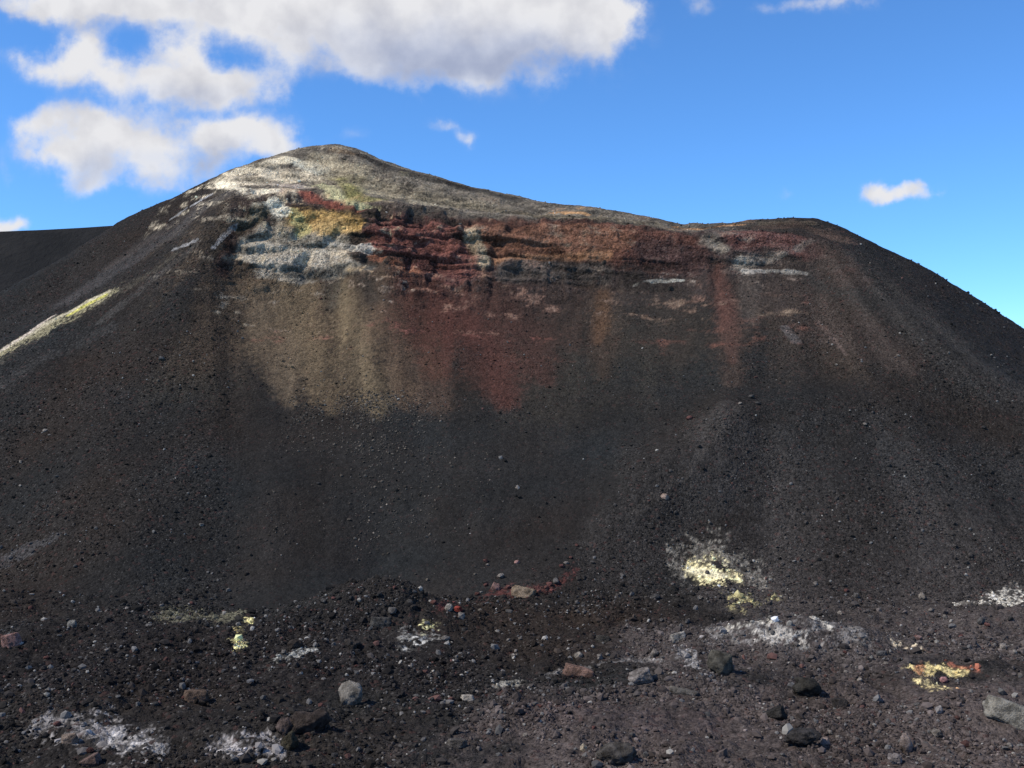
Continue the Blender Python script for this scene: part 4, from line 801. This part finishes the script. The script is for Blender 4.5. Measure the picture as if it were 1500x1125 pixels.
for i, (nm, lab, cat, p, size, c, style, seed, rot, tilt) in enumerate(ROCKS):
    mat = rock_material('rock_%s_%d' % (style, i), [v*f for v, f in zip(c, (.95, .90, .83))], var=.55, dust=.1)
    o = bpy.data.objects.new(nm, rock_mesh(nm, ICO4, style, seed, mat, size, .17)); col.objects.link(o)
    o.location = (p[0], p[1]+size[1]*.45, p[2]-.02); o.rotation_euler = (R(-6), R(-tilt), R(rot))
    o['label'] = lab; o['category'] = cat
    taken.append((p[0], p[1]))
# countable small stones: shared shapes, four looks
KIND = {'g': ((.095, .088, .082), 'grey'), 'd': ((.038, .036, .035), 'black'), 'r': ((.115, .055, .047), 'rusty red'), 'p': ((.21, .185, .16), 'pale')}
PROTO = {k: [rock_mesh('stone', ICO2, st, 100+j*7+ord(k), rock_material('stone_%s_%d' % (k, j), [v*f for v in KIND[k][0]], dust=.15), (1, .85, .7), .2)
             for j, (st, f) in enumerate((('ang', 1.), ('round', .8), ('slab', 1.15), ('rough', .9)))] for k in KIND}
Pz = P[..., 2]
MARKS = [
    (19.8, 101.0, 'the cream sulphur crust'),
    (20.3, 76.4, 'the white-crusted mound'),
    (29.0, 69.2, 'the orange-red sulphur patch'),
    (-21.3, 79.9, 'the crooked yellow sulphur patch'),
    (-7.3, 79.3, 'the white and yellow crust'),
    (-12.9, 55.6, 'the dark boulder cluster'),
    (-21.1, 56.5, 'the broad white-crusted bank'),
    (-10.1, 63.9, 'the pale pointed boulder'),
    (28.3, 59.1, 'the big long grey slab'),
    (18.9, 65.1, 'the jagged black boulder'),
    (14.0, 68.6, 'the cracked ash hump'),
    (1.0, 94.0, 'the tan overhanging slab'),
    (8.3, 66.5, 'the pale wedge block'),
    (5.5, 52.7, 'the low rounded boulder'),
    (45.6, 95.2, 'the pale crust streak under the slope'),
    (-36.4, 76.0, 'the leaning pink slab'),
]

def place(x, y, k):
    if k < 5.05:
        d = [(math.hypot(x-m[0], (y-m[1])*.7), m[2]) for m in MARKS]; d = min(d)
        if d[0] < 8.5: return 'near '+d[1], 'stones near '+d[1]
        return 'on open cinders away from crusts', 'stones out on the open crater floor'
    s = x/y
    if s < -.25: return 'on the sulphur-streaked flank', 'stones on the sulphur-streaked flank'
    if s < .05: return 'on the talus apron', 'stones on the talus apron'
    return 'on the bare gravel slope above the cream crust', 'stones on the bare gravel slope'
SHAPE = ('angular', 'rounded', 'flat', 'rough')
from mathutils import Vector
rg = np.random.RandomState(11)
def put_stone(x, y, z, wd, kd, k):
    j = rg.randint(4)
    o = bpy.data.objects.new('stone', PROTO[kd][j]); col.objects.link(o)
    o.location = (x, y, z); f = rg.uniform(.75, 1.2); o.scale = (wd*f, wd/f*.9, wd*rg.uniform(.7, 1.1))
    o.rotation_euler = (rg.uniform(-.25, .25), rg.uniform(-.25, .25), rg.uniform(0, 6.28))
    wh, gr = place(x, y, k)
    o['label'] = 'small %s %s stone %s' % (SHAPE[j], KIND[kd][1], wh); o['category'] = 'stone'
    o['group'] = '%s %s %s' % (SHAPE[j], KIND[kd][1], gr)
def row_of(x, y):
    c = int(np.argmin(abs(SS[0]-x/y))); r = int(np.argmin(abs(P[:, c, 1]-y))); return r, c
for (x, y, z, wd, kd) in STONES:
    r, c = row_of(x, y); put_stone(x, y, z, max(wd, .3), kd, KK[r, c])
# sampling points over the visible ground by area
dA = np.linalg.norm(np.cross(P[1:, :-1]-P[:-1, :-1], P[:-1, 1:]-P[:-1, :-1]), axis=-1)
def sample(n, dens):
    wgt = (dA*dens[:-1, :-1]).ravel(); cs = np.cumsum(wgt); idx = np.searchsorted(cs, rg.rand(n)*cs[-1])
    r, c = np.divmod(idx, NC-1); a = rg.rand(n)[:, None]; b = rg.rand(n)[:, None]
    q = P[r, c]*(1-a)*(1-b)+P[r, c+1]*(1-a)*b+P[r+1, c]*a*(1-b)+P[r+1, c+1]*a*b
    return q, r, c
inview = (abs(SS) < .53)*(P[..., 1] > 50)
br = broad.reshape(NR, NC)
dens1 = inview*(KK < 5.25)*sstep(.3, .6, br)
q, r, c = sample(110, dens1)
for j in range(len(q)):
    kd = 'gdgddgdpgdrdgd'[rg.randint(14)]
    put_stone(*q[j], rg.uniform(.26, .5)*q[j][1]/70, kd, KK[r[j], c[j]])

# ------------------------------------------------------------------ loose scree nobody could count
m = bpy.data.materials.new('scree'); m.use_nodes = True; t = NT(m.node_tree); bs = t.n['Principled BSDF']
at = t.new('ShaderNodeAttribute', attribute_name='pigment'); t.l.new(at.outputs['Color'], bs.inputs['Base Color'])
bs.inputs['Roughness'].default_value = .95; bs.inputs['Specular IOR Level'].default_value = .06
M_SCREE = m
def scree(name, n, dens, rmed, rsig, rmax, bright, label, tint=None):
    q, r, c = sample(n, dens)
    bv, bf = ICO1; nv = len(bv)
    rad = np.minimum(np.exp(rg.normal(math.log(rmed), rsig, n)), rmax)
    jit = rg.uniform(.62, 1.12, (n, nv, 1)); sc = rg.uniform(.6, 1.25, (n, 1, 3)); sc[..., 2] *= .8
    V = bv[None]*jit*sc*rad[:, None, None]
    A = rg.uniform(0, 6.28, (3, n)); ca, sa = np.cos(A), np.sin(A)
    def rot(V, i, u, v):
        W = V.copy(); W[..., u] = V[..., u]*ca[i][:, None]-V[..., v]*sa[i][:, None]; W[..., v] = V[..., u]*sa[i][:, None]+V[..., v]*ca[i][:, None]; return W
    V = rot(rot(V, 0, 0, 1), 1, 1, 2)
    V = V+q[:, None, :]; V[..., 2] += (rad*.25)[:, None]
    F = np.array(bf)[None]+(np.arange(n)*nv)[:, None, None]
    me = bpy.data.meshes.new(name)
    me.vertices.add(n*nv); me.vertices.foreach_set('co', V.astype(np.float32).ravel())
    me.loops.add(F.size); me.loops.foreach_set('vertex_index', F.astype(np.int32).ravel())
    me.polygons.add(n*len(bf)); me.polygons.foreach_set('loop_start', np.arange(0, F.size, 3, dtype=np.int32))
    me.update(calc_edges=True); me.polygons.foreach_set('use_smooth', np.zeros(n*len(bf), bool))
    pc = pig.reshape(NR, NC, 3)[r, c]*np.exp(rg.normal(.12, .38, (n, 1)))
    k = rg.rand(n)
    for lo, hi, cc in ((0, .03*bright, (.26, .245, .22)), (.03*bright, .05*bright, (.095, .052, .045)), (.05*bright, .13*bright, (.12, .115, .11))):
        s = (k >= lo) & (k < hi); pc[s] = np.array(cc)*rg.uniform(.6, 1.25, (s.sum(), 1))
    if tint: pc = np.array(tint)*np.exp(rg.normal(0, .4, (n, 1)))
    pc = np.clip(pc, .008, .7)
    a = me.attributes.new('pigment', 'FLOAT_COLOR', 'POINT')
    C4 = np.concatenate([np.repeat(pc[:, None, :], nv, 1), np.ones((n, nv, 1))], -1); a.data.foreach_set('color', C4.astype(np.float32).ravel())
    me.materials.append(M_SCREE)
    o = bpy.data.objects.new(name, me); col.objects.link(o); o['kind'] = 'stuff'; o['label'] = label; o['category'] = 'scree'
fl = inview*(KK < 5.03)
scree('floor_scree', 38500, fl*(.3+sstep(.35, .65, br)), .068, .62, .42, 1.0, 'loose cinder stones strewn over the crater floor')
st = streak.reshape(NR, NC); ba = sstep(7.6, 8.3, KK)
tf = tal_fine.reshape(NR, NC); right = (1-tf)*(SS > -.15); left = (1-tf)*(SS <= -.15)
chute = sstep(.56, .66, st)*.6
dens2 = inview*(KK > 4.95)*(KK < 11)*(1-.6*ba)*(.03+.9*right+.8*left+.5*chute+.35*sstep(6.2, 6.6, KK)*(KK < 7.9))*sstep(.25, .6, br)/(np.maximum(P[..., 1], 90)/100)**2
scree('slope_scree', 26500, dens2, .08, .5, .30, .45, 'loose cinder blocks scattered down the cone flanks')
fan = np.exp(-((P[..., 0]+19.5)/5.5)**2-((KK-6.5)/.13)**2)+.4*np.exp(-((P[..., 0]+18.5)/6)**2-((KK-6.25)/.2)**2)+.10*np.exp(-((P[..., 0]+14)/9)**2-((KK-5.8)/.4)**2)
scree('fan_scree', 3000, inview*fan*sstep(.3, .6, br)*(.4+sstep(.4, .6, st)), .085, .42, .22, 0, 'tan and buff stones gathered below the tan talus fan', (.078, .066, .054))
